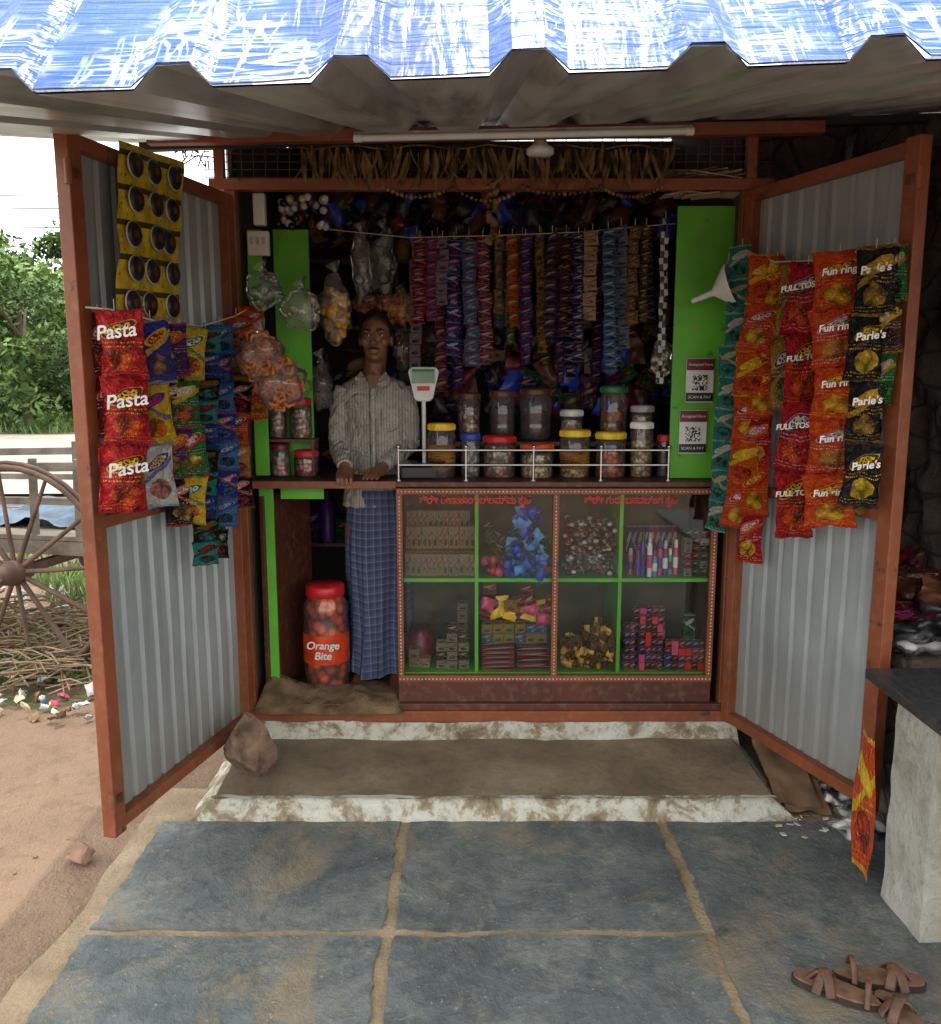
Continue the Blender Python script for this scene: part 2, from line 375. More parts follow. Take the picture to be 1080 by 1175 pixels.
# ---------------------------------------------------------------- kiosk
kiosk=empty('kiosk')
YE=1.40; slope=.225
def rz(x,y): return 2.155+slope*(y-YE)+.035*x
XL,XR=-.985,1.135; YF=3.72
b=B()
b.box(((XL+XR)/2,3.73,.195),(XR-XL+.06,.07,.05),brown)
b.box(((XL+XR)/2,3.73,.235),(XR-XL,.04,.03),brown_d)
for x in (XL,XR): b.box((x,3.745,1.35),(.045,.05,2.26),brown)
b.box(((XL+XR)/2+.01,3.73,2.47),(2.30,.05,.045),brown)
a=at(170,159,3.56); c=at(945,146,3.56)
b.beam(a,c,.05,.045,brown)
a2=at(246,170,3.74); b.beam((a2.x,3.74,2.66),(a2.x+2.32,3.74,2.68),.04,.03,brown_d)
for px in (252,862):
    p=at(px,190,3.73); b.box((p.x,3.73,2.57),(.04,.04,.20),brown)
b.obj('frame',kiosk,bevel=.003)
b=B()
for i in range(48):
    x=-1.08+2.3*i/47; b.box((x,3.73,2.575),(.003,.003,.18),brown_d)
for i in range(6): b.box((.07,3.73,2.5+.03*i),(2.3,.003,.003),brown_d)
b.obj('wire_mesh',kiosk)
def corr(P,u0,u1,pitch,crest,slope,hgt,phase):
    k=math.floor((u0-phase)/pitch)-1
    def h(u):
        t=(u-phase)%pitch; t=min(t,pitch-t)
        if t<crest/2: return hgt
        if t<crest/2+slope: return hgt*(1-(t-crest/2)/slope)
        return 0.
    us={u0,u1}
    while True:
        c=phase+k*pitch
        if c-crest/2-slope>u1: break
        for d in (-crest/2-slope,-crest/2,crest/2,crest/2+slope,pitch/2):
            if u0<c+d<u1: us.add(c+d)
        k+=1
    return [(u,h(u)) for u in sorted(us)]
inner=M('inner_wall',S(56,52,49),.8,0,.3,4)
b=B()
prof=corr(None,3.76,5.15,.1,.02,.015,.015,0)
for x,sg in ((XL-.012,-1),(XR+.012,1)):
    vs=[];fs=[]
    for k,(u,h) in enumerate(prof):
        vs+= [(x+sg*h,u,.19),(x+sg*h,u,rz(x,u)-.01)]
        if k: fs.append((2*k-2,2*k,2*k+1,2*k-1))
    b.add(vs,fs,silver)
b.obj('side_sheets',kiosk)
b=B()
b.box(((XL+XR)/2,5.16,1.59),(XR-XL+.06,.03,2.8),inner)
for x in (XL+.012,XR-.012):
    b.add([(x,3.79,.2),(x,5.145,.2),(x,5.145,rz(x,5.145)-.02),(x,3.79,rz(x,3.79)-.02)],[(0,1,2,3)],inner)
b.box(((XL+XR)/2,4.47,.19),(XR-XL-.03,1.36,.02),tread)
b.obj('inner_walls',kiosk)
b=B()
def panel(px0,py0,px1,py1,Y,mat,t=.015):
    p=at(px0,py0,Y); q=at(px1,py1,Y)
    b.box(((p.x+q.x)/2,Y,(p.z+q.z)/2),(abs(q.x-p.x),t,abs(p.z-q.z)),mat)
panel(313,263,362,545,4.02,green); panel(283,263,310,545,3.86,green)
panel(778,236,842,548,3.86,green)
panel(297,556,322,790,3.84,green); panel(322,557,372,572,3.84,green)
b.obj('green_boards',kiosk,bevel=.002)
CT=1.243
b=B()
b.box((-.645,3.93,CT-.01),(.64,.34,.022),brown_d)
b.box((-.645,3.757,CT-.012),(.64,.012,.032),brown)
b.box((.37,3.98,CT-.01),(1.39,.46,.022),brown_d)
b.obj('counter_top',kiosk,bevel=.002)
b=B()
b.beam((-.93,3.82,.70),(-.80,4.25,.70),.02,.94,brown_d); b.obj('plywood_leaf',kiosk,bevel=.002)
b=B()
for z in (.75,1.15,1.55,1.95,2.3): b.box(((XL+XR)/2,4.97,z),(XR-XL-.06,.30,.02),brown_d)
for x in (-.4,.3,.8): b.box((x,4.99,1.3),(.02,.28,2.2),brown_d)
b.obj('shelves',kiosk)
# ---------------------------------------------------------------- display cabinet
cab=empty('glass_display_cabinet')
cx0,cx1=at(456,650,3.75).x,at(821,650,3.75).x; cz0,cz1=.345,CT-.025
b=B(); fw=.026
for x in (cx0+fw/2,at(637,650,3.75).x,cx1-fw/2): b.box((x,3.75,(cz0+cz1)/2),(fw,.035,cz1-cz0),brown)
for z in (cz1-fw/2,cz0+fw/2): b.box(((cx0+cx1)/2,3.749,z),(cx1-cx0-.001,.036,fw),brown)
b.box(((cx0+cx1)/2,3.765,.295),(cx1-cx0,.05,.10),brown_d)
b.box((cx0+.008,3.98,(.25+cz1)/2),(.016,.44,cz1-.25),brown_d); b.box((cx1-.008,3.98,(.25+cz1)/2),(.016,.44,cz1-.25),brown_d)
b.obj('frame',cab,bevel=.002)
b=B()
for px in (547,712): 
    x=at(px,650,3.78).x; b.box((x,3.97,(cz0+cz1)/2),(.016,.38,cz1-cz0-.06),green)
zs=at(550,665,3.78).z
b.box(((cx0+cx1)/2,3.965,zs),(cx1-cx0-.04,.38,.016),green)
b.box(((cx0+cx1)/2,3.975,cz0+.02),(cx1-cx0-.04,.39,.016),green)
b.box(((cx0+cx1)/2,4.175,(cz0+cz1)/2),(cx1-cx0-.04,.012,cz1-cz0),M('cab_back',S(84,78,60),.7,0,.4,5))
b.obj('green_shelves',cab)
b=B()
dots=plain['cream']
def dotrow(a,c,n):
    for i in range(n):
        p=Vector(a).lerp(Vector(c),(i+.5)/n); b.sph(p,(.0040,.002,.0040),dots,6,4)
xm=at(637,650,3.75).x
for z in (cz1-fw/2,cz0+fw/2): dotrow((cx0,3.731,z),(cx1,3.731,z),86)
for x in (cx0+fw/2,xm,cx1-fw/2): dotrow((x,3.732,cz0+.03),(x,3.732,cz1-.03),52)
b.obj('dotted_border',cab)
b=B()
b.box(((cx0+xm)/2,3.752,(cz0+cz1)/2),(xm-cx0-fw,.004,cz1-cz0-2*fw),glass)
b.box(((cx1+xm)/2,3.752,(cz0+cz1)/2),(cx1-xm-fw,.004,cz1-cz0-2*fw),glass)
b.obj('glass_panes',cab)
tred=M('signpaint_red',S(215,36,22),.4,0,.05,9)
for px,s in ((545,'ಶ್ರೀ ರೇಣುಕಾಯಲ್ಲಮ್ಮ ಕೃಪೆ'),(724,'ಶ್ರೀ ಗುರು ಬಸವಲಿಂಗ ಕೃಪೆ')):
    p=at(px,579,3.745); text(s,(p.x,3.746,cz1-fw-.028),.045,tred,cab,sx=.80)
def boxpr(a,b_,c,s=0): return pk(a,b_,c,'white',s,3.,0.)
g1=empty('packaged_goods')
b=B()
biscuit=[boxpr('cream','red','gold',1),boxpr('cream','green','brown',2),boxpr('cream','red','brown',3)]
shz=zs+.008
def stack(x0,x1,z0,rows,Y,w,h,mats,d=.06,jit=.08):
    x=x0
    while x+w<=x1+.004:
        n=rows if isinstance(rows,int) else random.randint(*rows)
        for k in range(n):
            b.box((x+w/2,Y+d/2+random.uniform(-.006,.006),z0+h*(k+.5)),(w*.94,d,h*.94),random.choice(mats),Euler((0,random.uniform(-.03,.03),random.uniform(-jit,jit))).to_matrix())
        x+=w
X=lambda px,Y=3.85:at(px,650,Y).x
stack(X(466),X(545),shz,1,3.80,.024,.11,biscuit,.03)
stack(X(466),X(545),shz,2,3.86,.024,.112,biscuit,.03)
stack(X(466),X(540),shz,3,3.93,.024,.095,biscuit,.03)
for i in range(34):
    b.sph((random.uniform(X(556),X(628)),random.uniform(3.80,3.98),shz+.022+random.choice((0,0,.035))),.021,random.choice([plain['orange'],plain['red'],plain['maroon'],plain['pink']]),10,7)
blue_foil=pk('lblue','blue','blue','white',4,6.,.5)
for i in range(80):
    t=random.random(); b.pillow((X(602)+random.uniform(-.075,.075)*(1.1-t*.4),3.78+random.uniform(-.02,.04),shz+.01+.30*t),.045,.055,.02,random.choice([blue_foil,plain['lblue'],plain['blue']]),random.uniform(-.8,.8),random.uniform(-3,3),nx=4,ny=4,cr=.6)
for i in range(30):
    b.pillow((random.uniform(X(556),X(630)),3.9+random.uniform(-.04,.04),shz+.08+random.uniform(0,.14)),.045,.05,.02,random.choice([pk('green','white','yellow'),pk('teal','green','cream')]),random.uniform(-.8,.8),random.uniform(-1,1),nx=3,ny=3)
cand=[plain['brown'],plain['silver'],pk('brown','silver','white','white',5),plain['maroon'],plain['brown']]
for i in range(260):
    z=random.random()**1.3*.24
    b.sph((random.uniform(X(650),X(706)),random.uniform(3.8,3.98),shz+.012+z),(.014,.012,.010),random.choice(cand),7,5)
tc=['pink','purple','blue','white','lblue','pink','purple','teal']
for i in range(9):
    x=X(724)+i*.0255; hgt=random.choice((.12,.16,.20,.14)); c_=plain[tc[i%8]]; y=3.84+random.uniform(-.03,.03)
    b.lathe((x,y,shz),[(.0115,0),(.012,hgt*.7),(.009,hgt*.76)],c_,12); b.lathe((x,y,shz+hgt*.76),[(.0085,0),(.0085,hgt*.2),(.006,hgt*.24)],random.choice([white,plain['silver'],plain['purple'],black]),10)
    b.lathe((x,y,shz),[(.0122,hgt*.2),(.0122,hgt*.5)],plain[random.choice(['white','pink','lblue','purple'])],12,cap=False)
for i in range(9):
    b.box((X(725)+i*.026,3.95,shz+.11),(.023,.02,.2),random.choice([boxpr('pink','white','purple',3),boxpr('purple','white','pink',1),boxpr('blue','white','lblue')]))
stack(X(783),X(817),shz,6,3.82,.036,.035,[boxpr('red','white','green'),boxpr('green','white','red'),boxpr('white','green','red')])
fz=cz0+.028
stack(X(468),X(500),fz,(1,2),3.84,.05,.045,biscuit); stack(X(500),X(546),fz,(3,5),3.82,.05,.042,[boxpr('cream','green','brown',4),boxpr('brown','cream','gold',6),boxpr('cream','brown','green',7)])
stack(X(524),X(546),fz,8,3.9,.05,.036,biscuit)
b.lathe((X(480),3.95,fz),[(.05,0),(.07,.05),(.06,.12),(.04,.14),(.05,.16)],plain['maroon'],16)
stack(X(552),X(592),fz,5,3.81,.155,.022,[boxpr('red','white','maroon',1),boxpr('pink','white','red',1)],.08,.02)
stack(X(593),X(633),fz,4,3.81,.155,.028,[boxpr('red','white','maroon',2),boxpr('maroon','white','red',1)],.08,.02)
stack(X(553),X(633),fz+.115,2,3.85,.05,.045,[boxpr('yellow','blue','red'),boxpr('yellow','green','blue',2),boxpr('lblue','yellow','white')])
for i in range(30):
    b.pillow((X(555)+random.uniform(0,.31),3.82+random.uniform(0,.06),fz+.235+random.uniform(0,.14)),.06,.055,.035,random.choice([pk('pink','yellow','red'),pk('yellow','red','orange'),pk('orange','yellow','red'),plain['pink'],plain['yellow']]),random.uniform(-.4,.4),random.uniform(-.4,.4),nx=5,ny=5)
for i in range(190):
    x=random.uniform(X(648),X(707)); z=random.random()*(.20 if x>X(672) else .12)
    b.pillow((x,random.uniform(3.79,3.93),fz+.015+z),.036,.03,.02,random.choice([pk('gold','brown','black','gold',1),plain['gold'],pk('brown','gold','gold','gold',3)]),random.uniform(-1,1),random.uniform(-2,2),nx=3,ny=3)
small=[boxpr('red','white','yellow',1),boxpr('pink','white','purple',1),boxpr('maroon','gold','red',1),boxpr('purple','white','pink',2),boxpr('orange','white','red',3),boxpr('blue','white','red',3),plain['red'],plain['pink']]
stack(X(717),X(735),fz,6,3.81,.026,.036,small,.04); stack(X(735),X(765),fz,7,3.81,.026,.036,small,.04); stack(X(765),X(817),fz,4,3.81,.030,.034,small,.04)
stack(X(730),X(768),fz,8,3.88,.030,.034,small,.04)
b.box((X(794),3.86,fz+.19),(.05,.03,.12),boxpr('green','white','brown'))
b.obj('cabinet_goods',g1)
b=B(); gk=['red','blue','purple','brown','gold','black','maroon','green','brown','black','orange','cream']
pm=[pk(random.choice(gk),random.choice(gk),random.choice(gk),'cream',i) for i in range(14)]
for z in (.76,1.16,1.56,1.96,2.31):
    x=XL+.06
    while x<XR-.08:
        w=random.uniform(.05,.11); h=random.uniform(.12,.3) if z<2.3 else random.uniform(.1,.2)
        k=random.random()
        if k<.4: b.box((x+w/2,4.9,z+h/2),(w*.95,.12,h),random.choice(pm))
        elif k<.8: b.pillow((x+w/2,4.86,z+h/2),w*1.3,h,.06,random.choice(pm),random.uniform(-.3,.3),random.uniform(-.2,.2),nx=4,ny=5)
        else: b.lathe((x+w/2,4.88,z),[(w*.4,0),(w*.45,h*.7),(w*.2,h*.8),(w*.2,h)],plain[random.choice(gk)],12)
        x+=w
for i in range(170):
    px=random.uniform(318,775); py=random.uniform(222,268)
    p=at(px,py,random.uniform(4.3,4.75))
    b.pillow(p,random.uniform(.05,.1),random.uniform(.06,.12),.04,random.choice([pm[random.randrange(14)],plain['maroon'],plain['black'],plain['black'],plain['brown'],plain['black'],plain['brown'],plain['blue']]),random.uniform(-.6,.6),random.uniform(-.6,.6),nx=5,ny=5,cr=.7)
for i in range(40):
    p=at(random.uniform(318,378),random.uniform(225,260),4.0+random.uniform(-.05,.08)); b.sph(p,.017,plain[random.choice(['white','silver','brown','silver','black','pink','cream'])],10,7)
for i in range(130):
    px=random.uniform(480,775); py=random.uniform(385,470); p=at(px,py,random.uniform(4.35,4.6))
    b.pillow(p,random.uniform(.07,.13),random.uniform(.07,.15),.05,random.choice([pm[random.randrange(14)],pm[random.randrange(14)],plain['blue'],plain['black'],plain['maroon'],plain['brown']]),random.uniform(-.5,.5),random.uniform(-.5,.5),nx=5,ny=5,cr=.7)
b.obj('stock',g1)
# ---------------------------------------------------------------- sachet strips
def strip(name,top,bot,w,n,mat,t=.012,yaw=0.,nx=4,ny=4,alt=None,txt=None,tm=None,gap=.97,ts=.3,cr=.35,parent=None,jy=.22):
    b=B(); top=Vector(top);bot=Vector(bot); h=(top-bot).length/n
    e=empty(name) if txt else None
    roll0=math.atan2((top-bot).x*math.cos(yaw)+(top-bot).y*math.sin(yaw),(top-bot).z)
    for k in range(n):
        c=top.lerp(bot,(k+.5)/n)+Vector((random.uniform(-1,1)*w*.08,random.uniform(-1,1)*t*.4,0))
        m=alt[k%len(alt)] if alt else mat
        yy=yaw+random.uniform(-jy,jy); rr=roll0+random.uniform(-.1,.1)
        b.pillow(c,w*random.uniform(.92,1.06),h*gap,t*random.uniform(.8,1.2),m,yy,rr,random.uniform(-.12,.12),nx=nx,ny=ny,cr=cr)
        if txt:
            nrm=Vector((math.sin(yy),-math.cos(yy),0))
            text(txt,c+nrm*(t*.72)+Vector((0,0,h*.17)),w*ts,tm,e,rot=(math.pi/2,-.12,yy),ext=.0004,shear=.2,off=.0008)
    b.tube([top+Vector((0,0,.03)),top],.0015,rope,4)
    return b.obj('strip' if e else name,e)
defs=[(482,272,372,17,'red','white','maroon'),(496,272,368,15,'pink','purple','lblue'),(508,272,350,14,'silver','red','blue'),(521,274,408,18,'blue','white','red'),
(538,274,420,18,'lblue','red','white'),(554,272,418,17,'red','white','lblue'),(573,272,360,12,'gold','red','green'),(588,270,375,14,'orange','yellow','gold'),(603,270,418,16,'purple','pink','lblue'),
(619,266,405,11,'gold','black','gold'),(634,266,392,14,'purple','gold','black'),(650,266,385,13,'maroon','gold','purple'),(664,268,415,13,'purple','white','black'),(680,264,368,16,'cream','red','gold'),
(698,262,425,15,'lblue','white','blue'),(713,258,400,15,'silver','blue','lblue'),(729,258,372,13,'gold','brown','cream'),(742,258,370,13,'brown','gold','cream'),(588,300,395,12,'green','yellow','gold'),(645,300,440,12,'purple','black','pink'),(700,300,428,12,'silver','blue','lblue')]
for i,(px,y0,y1,wp,c1,c2,c3) in enumerate(defs):
    Y=3.98+random.uniform(-.05,.05)+(.08 if i>17 else 0); t_=at(px,y0,Y); q=at(px+random.uniform(-5,5),y1,Y)
    hh=random.choice((11,13,15,17)); mm=[pk(c1,c2,c3,'white',i%3,3.)]
    if i%3==0: mm.append(pk(c1,c3,c2,'white',1+i%3,3.))
    strip('sachet_strip',t_,q,wp/1000*4.05,max(6,int((y1-y0)/hh)),None,.018,random.uniform(-.5,.5),5,5,alt=mm,jy=.5,cr=.5,gap=.93)
for i in range(15):
    px=482+i*19+random.uniform(-6,6); Y=4.2+random.uniform(-.05,.08); c1,c2,c3=random.choice(defs)[4:]
    strip('sachet_strip',at(px,268,Y),at(px+random.uniform(-5,5),random.uniform(350,450),Y),.055,12,pk(c1,c2,c3,'white',i%3,3.),.014,random.uniform(-.4,.4),3,3)
chk,nt_,N_,L_,b_=base('checkered'); ck=N_.new('ShaderNodeTexChecker'); ck.inputs['Scale'].default_value=2.; L_.new(coord(nt_,'UV'),ck.inputs[0]); ck.inputs[1].default_value=K['silver']; ck.inputs[2].default_value=K['black']; L_.new(ck.outputs[0],b_.inputs['Base Color'])
strip('sachet_strip',at(764,250,3.92),at(758,440,3.92),.035,13,chk,.016,.1,3,3,jy=.7)
b=B(); b.tube([at(470,272,3.97),at(560,270,3.97),at(660,266,3.97),at(775,256,3.97)],.002,rope,5)
b.tube([at(370,262,3.97),at(470,272,3.97)],.0015,rope,5); b.obj('hanging_wire')
# ---------------------------------------------------------------- jars on counter
def jar(name,px,pyb,w,h,lidc,content,Y,z=None,lid_h=.03,label=None):
    b=B(); p=at(px,pyb,Y); z=CT+.002 if z is None else z; r_=w/2; c=(p.x,Y,z); fl=random.uniform(.5,.7)
    b.lathe(c,[(r_*.86,.006),(r_*.9,.012),(r_*.9,h*fl),(r_*.7,h*(fl+.05))],content,20)
    b.lathe(c,[(r_*.9,0),(r_,.01),(r_,h*.30),(r_*.985,h*.32),(r_,h*.34),(r_,h*.78),(r_*.88,h*.86),(r_*.86,h*.9)],jarpl,22,cap=False)
    b.lathe((p.x,Y,z+h-lid_h),[(r_*.96,0),(r_*.98,.004),(r_*.98,lid_h*.8),(r_*.9,lid_h),(r_*.3,lid_h+.002)],plain[lidc],22)
    for k in range(22):
        a=k*2*math.pi/22; b.box((p.x+math.cos(a)*r_*.985,Y+math.sin(a)*r_*.985,z+h-lid_h*.6),(.003,.003,lid_h*.7),plain[lidc],Matrix.Rotation(a,3,'Z'))
    if label: b.lathe(c,[(r_*1.006,h*.2),(r_*1.006,h*.62)],label,22,cap=False)
    return b.obj(name)
def cont(name,a,b2,c3,sc=60):
    m,nt,N,L,bb=base(name); vo=N.new('ShaderNodeTexVoronoi'); vo.inputs['Scale'].default_value=sc; L.new(coord(nt),vo.inputs['Vector'])
    s=N.new('ShaderNodeSeparateColor'); L.new(vo.outputs['Color'],s.inputs[0])
    c=ramp(nt,s.outputs[0],[(0,a),(.4,b2),(.75,c3)]); c=mixc(nt,ramp(nt,vo.outputs['Distance'],[(.3,(0,0,0,1)),(.75,(.9,.9,.9,1))]),c,(.01,.008,.006,1))
    L.new(c,bb.inputs['Base Color']); bb.inputs['Roughness'].default_value=.5; bump(nt,bb,vo.outputs['Distance'],-.8,.01); return m
cA=cont('contents_candy',K['red'],K['cream'],K['brown']); cB=cont('contents_dark',K['brown'],K['maroon'],K['black']); cC=cont('contents_cream',K['cream'],S(190,160,110),K['gold'],70)
cD=cont('contents_mixed',K['lblue'],K['cream'],K['brown']); cE=cont('contents_gold',K['gold'],K['brown'],K['orange'],45)
lab=PK('label_print',K['gold'],K['red'],K['brown'],K['cream'])
jf=[(507,545,.125,.245,'yellow',cB,3.9,lab),(540,545,.09,.2,'blue',cD,3.93,None),(573,545,.15,.19,'red',cA,3.92,None),(616,545,.15,.155,'orange',cC,3.9,None),(659,545,.14,.215,'yellow',cC,3.92,lab),(700,545,.14,.205,'yellow',cE,3.92,None),(735,545,.105,.25,'white',cC,3.93,None),(762,545,.07,.19,'red',cB,3.95,None)]
for px,py,w,h,l,c_,Y,lb_ in jf: jar('plastic_jar',px,py,w,h,l,c_,Y,label=lb_)
jb=[(538,.11,.22,'brown',cA,4.12),(576,.12,.23,'brown',cB,4.12),(614,.15,.24,'brown',cB,4.12),(655,.11,.14,'white',cC,4.12),(702,.13,.25,'green',cE,4.12),(735,.11,.16,'silver',cC,4.12)]
for px,w,h,l,c_,Y in jb: jar('plastic_jar',px,545,w,h,l,c_,Y,z=1.40)
b=B(); b.box((.5,4.13,1.385),(1.3,.17,.02),brown_d); 
for x in (-.1,.45,1.05): b.box((x,4.13,1.31),(.03,.15,.13),brown_d)
b.obj('jar_rack')
for px,w,h,l,z in ((320,.085,.17,'red',1.42),(347,.10,.18,'red',1.42),(322,.095,.15,'maroon',None),(352,.11,.12,'red',None)):
    jar('plastic_jar',px,545,w,h,l,cA if z else cont('contents_red',K['red'],K['pink'],K['cream'],50),3.96,z=z)
b=B(); b.box((-.83,3.98,1.41),(.26,.12,.012),brown_d); b.box((-.955,3.98,1.33),(.012,.12,.15),brown_d); b.box((-.71,3.98,1.33),(.012,.12,.15),brown_d); b.obj('small_shelf')
b=B(); p0=at(457,517,3.8); p1=at(768,516,3.8)
for z in (CT+.135,CT+.07): b.tube([(p0.x,3.8,z),(p1.x,3.8,z)],.006,steel,8)
for k in range(5):
    x=p0.x+(p1.x-p0.x)*k/4; b.tube([(x,3.8,CT),(x,3.8,CT+.145)],.006,steel,8); b.sph((x,3.8,CT+.15),.010,steel,8,6); b.lathe((x,3.8,CT+.001),[(.018,0),(.018,.004)],steel,12)
b.tube([(p0.x,3.8,CT+.135),(p0.x,4.0,CT+.135)],.006,steel,8); b.tube([(p1.x,3.8,CT+.135),(p1.x,4.0,CT+.135)],.006,steel,8)
b.obj('counter_rail')
ws=empty('weighing_scale'); b=B(); p=at(486,440,3.9); x=p.x
b.box((x+.0,3.95,CT+.03),(.2,.2,.05),black); b.box((x,3.95,CT+.065),(.22,.2,.008),steel)
b.tube([(x-.0,3.92,CT),(x,3.91,p.z-.05)],.010,white,10); b.obj('base',ws,bevel=.004)
b=B(); W,Hh=.135,.15; out=[]
for sx_,sz_,a0 in ((1,1,0),(-1,1,90),(-1,-1,180),(1,-1,270)):
    for k in range(5):
        a=rad(a0+k*22.5); wz=1. if sz_>0 else .45
        out.append(Vector((sx_*(W/2-.025)*wz+.025*math.cos(a),0,sz_*(Hh/2-.025)+.025*math.sin(a))))
n=len(out); Rt=Matrix.Rotation(-.15,3,'X')
b.add([Vector((x,3.9,p.z))+Rt@v for v in out]+[Vector((x,3.9,p.z))+Rt@(v+Vector((0,.03,0))) for v in out],[tuple(reversed(range(n))),tuple(range(n,2*n))]+[(k,(k+1)%n,n+(k+1)%n,n+k) for k in range(n)],white)
b.obj('head',ws,bevel=.003)
b=B(); b.box(Vector((x,3.893,p.z+.028)),(.10,.004,.05),M('lcd',S(120,150,120),.3),Rt); b.box(Vector((x,3.893,p.z-.02)),(.055,.004,.02),plain['red'],Rt); b.box((x,3.894,p.z+.06),(.1,.004,.01),plain['green'],Rt); b.obj('display',ws)
# ---------------------------------------------------------------- items on the boards
b=B(); p=at(298,240,3.83); b.box(p,(.05,.04,.13),white); b.obj('fuse_box',bevel=.006)
b=B(); p=at(297,279,3.83); b.box(p,(.09,.03,.10),white); 
for k in (-1,0,1): b.box(p+Vector((k*.025,-.017,.01)),(.014,.008,.03),plain['silver'])
b.obj('switch_board',bevel=.004)
qr=base('qr_print'); m,nt,N,L,bs=qr; vo=N.new('ShaderNodeTexVoronoi'); vo.distance='CHEBYCHEV'; vo.inputs['Scale'].default_value=190; vo.inputs['Randomness'].default_value=0; L.new(coord(nt),vo.inputs['Vector'])
sc_=N.new('ShaderNodeSeparateColor'); L.new(vo.outputs['Color'],sc_.inputs[0]); L.new(ramp(nt,sc_.outputs[0],[(.49,K['black']),(.5,K['white'])]),bs.inputs['Base Color'])
def qrsign(px,py,w,h,top,pc):
    e=empty('payment_sign'); p=at(px,py,3.84); b=B(); b.box(p,(w,.004,h),white); b.obj('board',e)
    b=B(); b.box(p+Vector((0,-.004,h*.36)),(w*.98,.003,h*.26),plain[top]); b.box(p+Vector((0,-.004,-h*.38)),(w*.98,.003,h*.2),plain[pc]); b.obj('bands',e)
    b=B(); b.box(p+Vector((.0,-.004,-.01)),(w*.55,.003,w*.55),m); b.obj('code',e)
    text('Accepted Here',p+Vector((0,-.007,h*.36)),.017,white,e,rot=(math.pi/2,0,0)); text('SCAN & PAY',p+Vector((0,-.007,-h*.38)),.018,white,e)
qrsign(803,436,.12,.19,'maroon','black'); qrsign(795,495,.12,.19,'maroon','black')
p=at(832,330,3.6); b=B(); R=Vector((.85,-.5,.35)).normalized().to_track_quat('Z','Y').to_matrix()
b.lathe(p,[(.010,-.14),(.014,-.05),(.085,.02),(.09,.035)],white,26,R,cap=False); b.tube([p+Vector((0,0,.05)),p+Vector((.02,.02,.16))],.002,rope,5)
b.obj('funnel')
# ---------------------------------------------------------------- tube light, lamp, leaf garland
b=B(); a=at(415,158,3.5); c=at(787,150,3.5); b.tube([a,c],.0125,white,12)
for q,s in ((a,-1),(c,1)): b.tube([q,q+Vector((s*.03,0,0))],.016,white,12)
b.beam(a+Vector((-.03,.03,.012)),c+Vector((.03,.03,.012)),.03,.03,plain['silver']); b.obj('tube_light')
b=B(); p=at(620,172,3.62); b.lathe(p,[(.02,.06),(.03,.02),(.055,.005),(.055,-.012),(.045,-.02),(.01,-.022)],white,20); b.obj('ceiling_lamp')
leafm=M('dry_leaf',S(84,60,36),.8,0,.5,14,col2=S(136,106,66))
b=B()
def leaf(b,p,l,w,yaw,tilt,mat):
    R=Matrix.Rotation(yaw,3,'Z')@Matrix.Rotation(tilt,3,'Y'); cu=random.uniform(-.5,.5); tw_=random.uniform(-1.5,1.5)
    vs=[];n=6
    for k in range(n+1):
        t=k/n; ww=w*math.sin(math.pi*min(.97,max(.08,t)))**.8; y=cu*l*t*t; a=tw_*t
        for sx_ in (-1,0,1): vs.append(p+R@Vector((sx_*ww/2*math.cos(a),y+abs(sx_)*ww*.35+sx_*ww/2*math.sin(a),-l*t)))
    fs=[(3*k+i,3*k+i+1,3*k+4+i,3*k+3+i) for k in range(n) for i in (0,1)]
    b.add(vs,fs,mat,None,True)
px=345
while px<775:
    nl=random.choice((2,3,3,4))
    for i in range(nl):
        p=at(px+random.uniform(-3,3),167+3*math.sin(px*.08)+random.uniform(0,8),3.64+random.uniform(-.02,.03)); leaf(b,p,random.uniform(.09,.16),random.uniform(.014,.026),random.uniform(0,6.3),random.uniform(-.35,.35),leafm)
    px+=random.uniform(5,11)
b.tube([at(340+i*22,168+3*math.sin(i*1.7),3.65) for i in range(21)],.003,leafm,5)
b.obj('dry_leaf_garland')
b=B()
for s0,s1,dip in ((440,520,14),(520,600,20),(600,690,10),(690,760,14)):
    for i in range(16):
        t=i/15; p=at(s0+(s1-s0)*t,214+dip*4*t*(1-t)*.8,3.68); b.sph(p,random.uniform(.006,.011),leafm,6,5,.4,60)
for i in range(26):
    p=at(565+random.uniform(-5,5),212+i*2.6,3.70+random.uniform(-.02,.02)); b.sph(p,random.uniform(.010,.017),leafm,6,5,.6,60)
b.obj('flower_garland')
b=B(); paper=M('old_paper',S(160,142,114),.8,0,.3,9)
for i in range(26):
    p=at(random.uniform(780,850),random.uniform(196,226),3.82+random.uniform(-.05,.05)); b.box(p,(random.uniform(.1,.22),.1,.005),paper,Euler((random.uniform(-.2,.2),random.uniform(-.2,.2),random.uniform(-.3,.3))).to_matrix())
b.obj('paper_bundle')
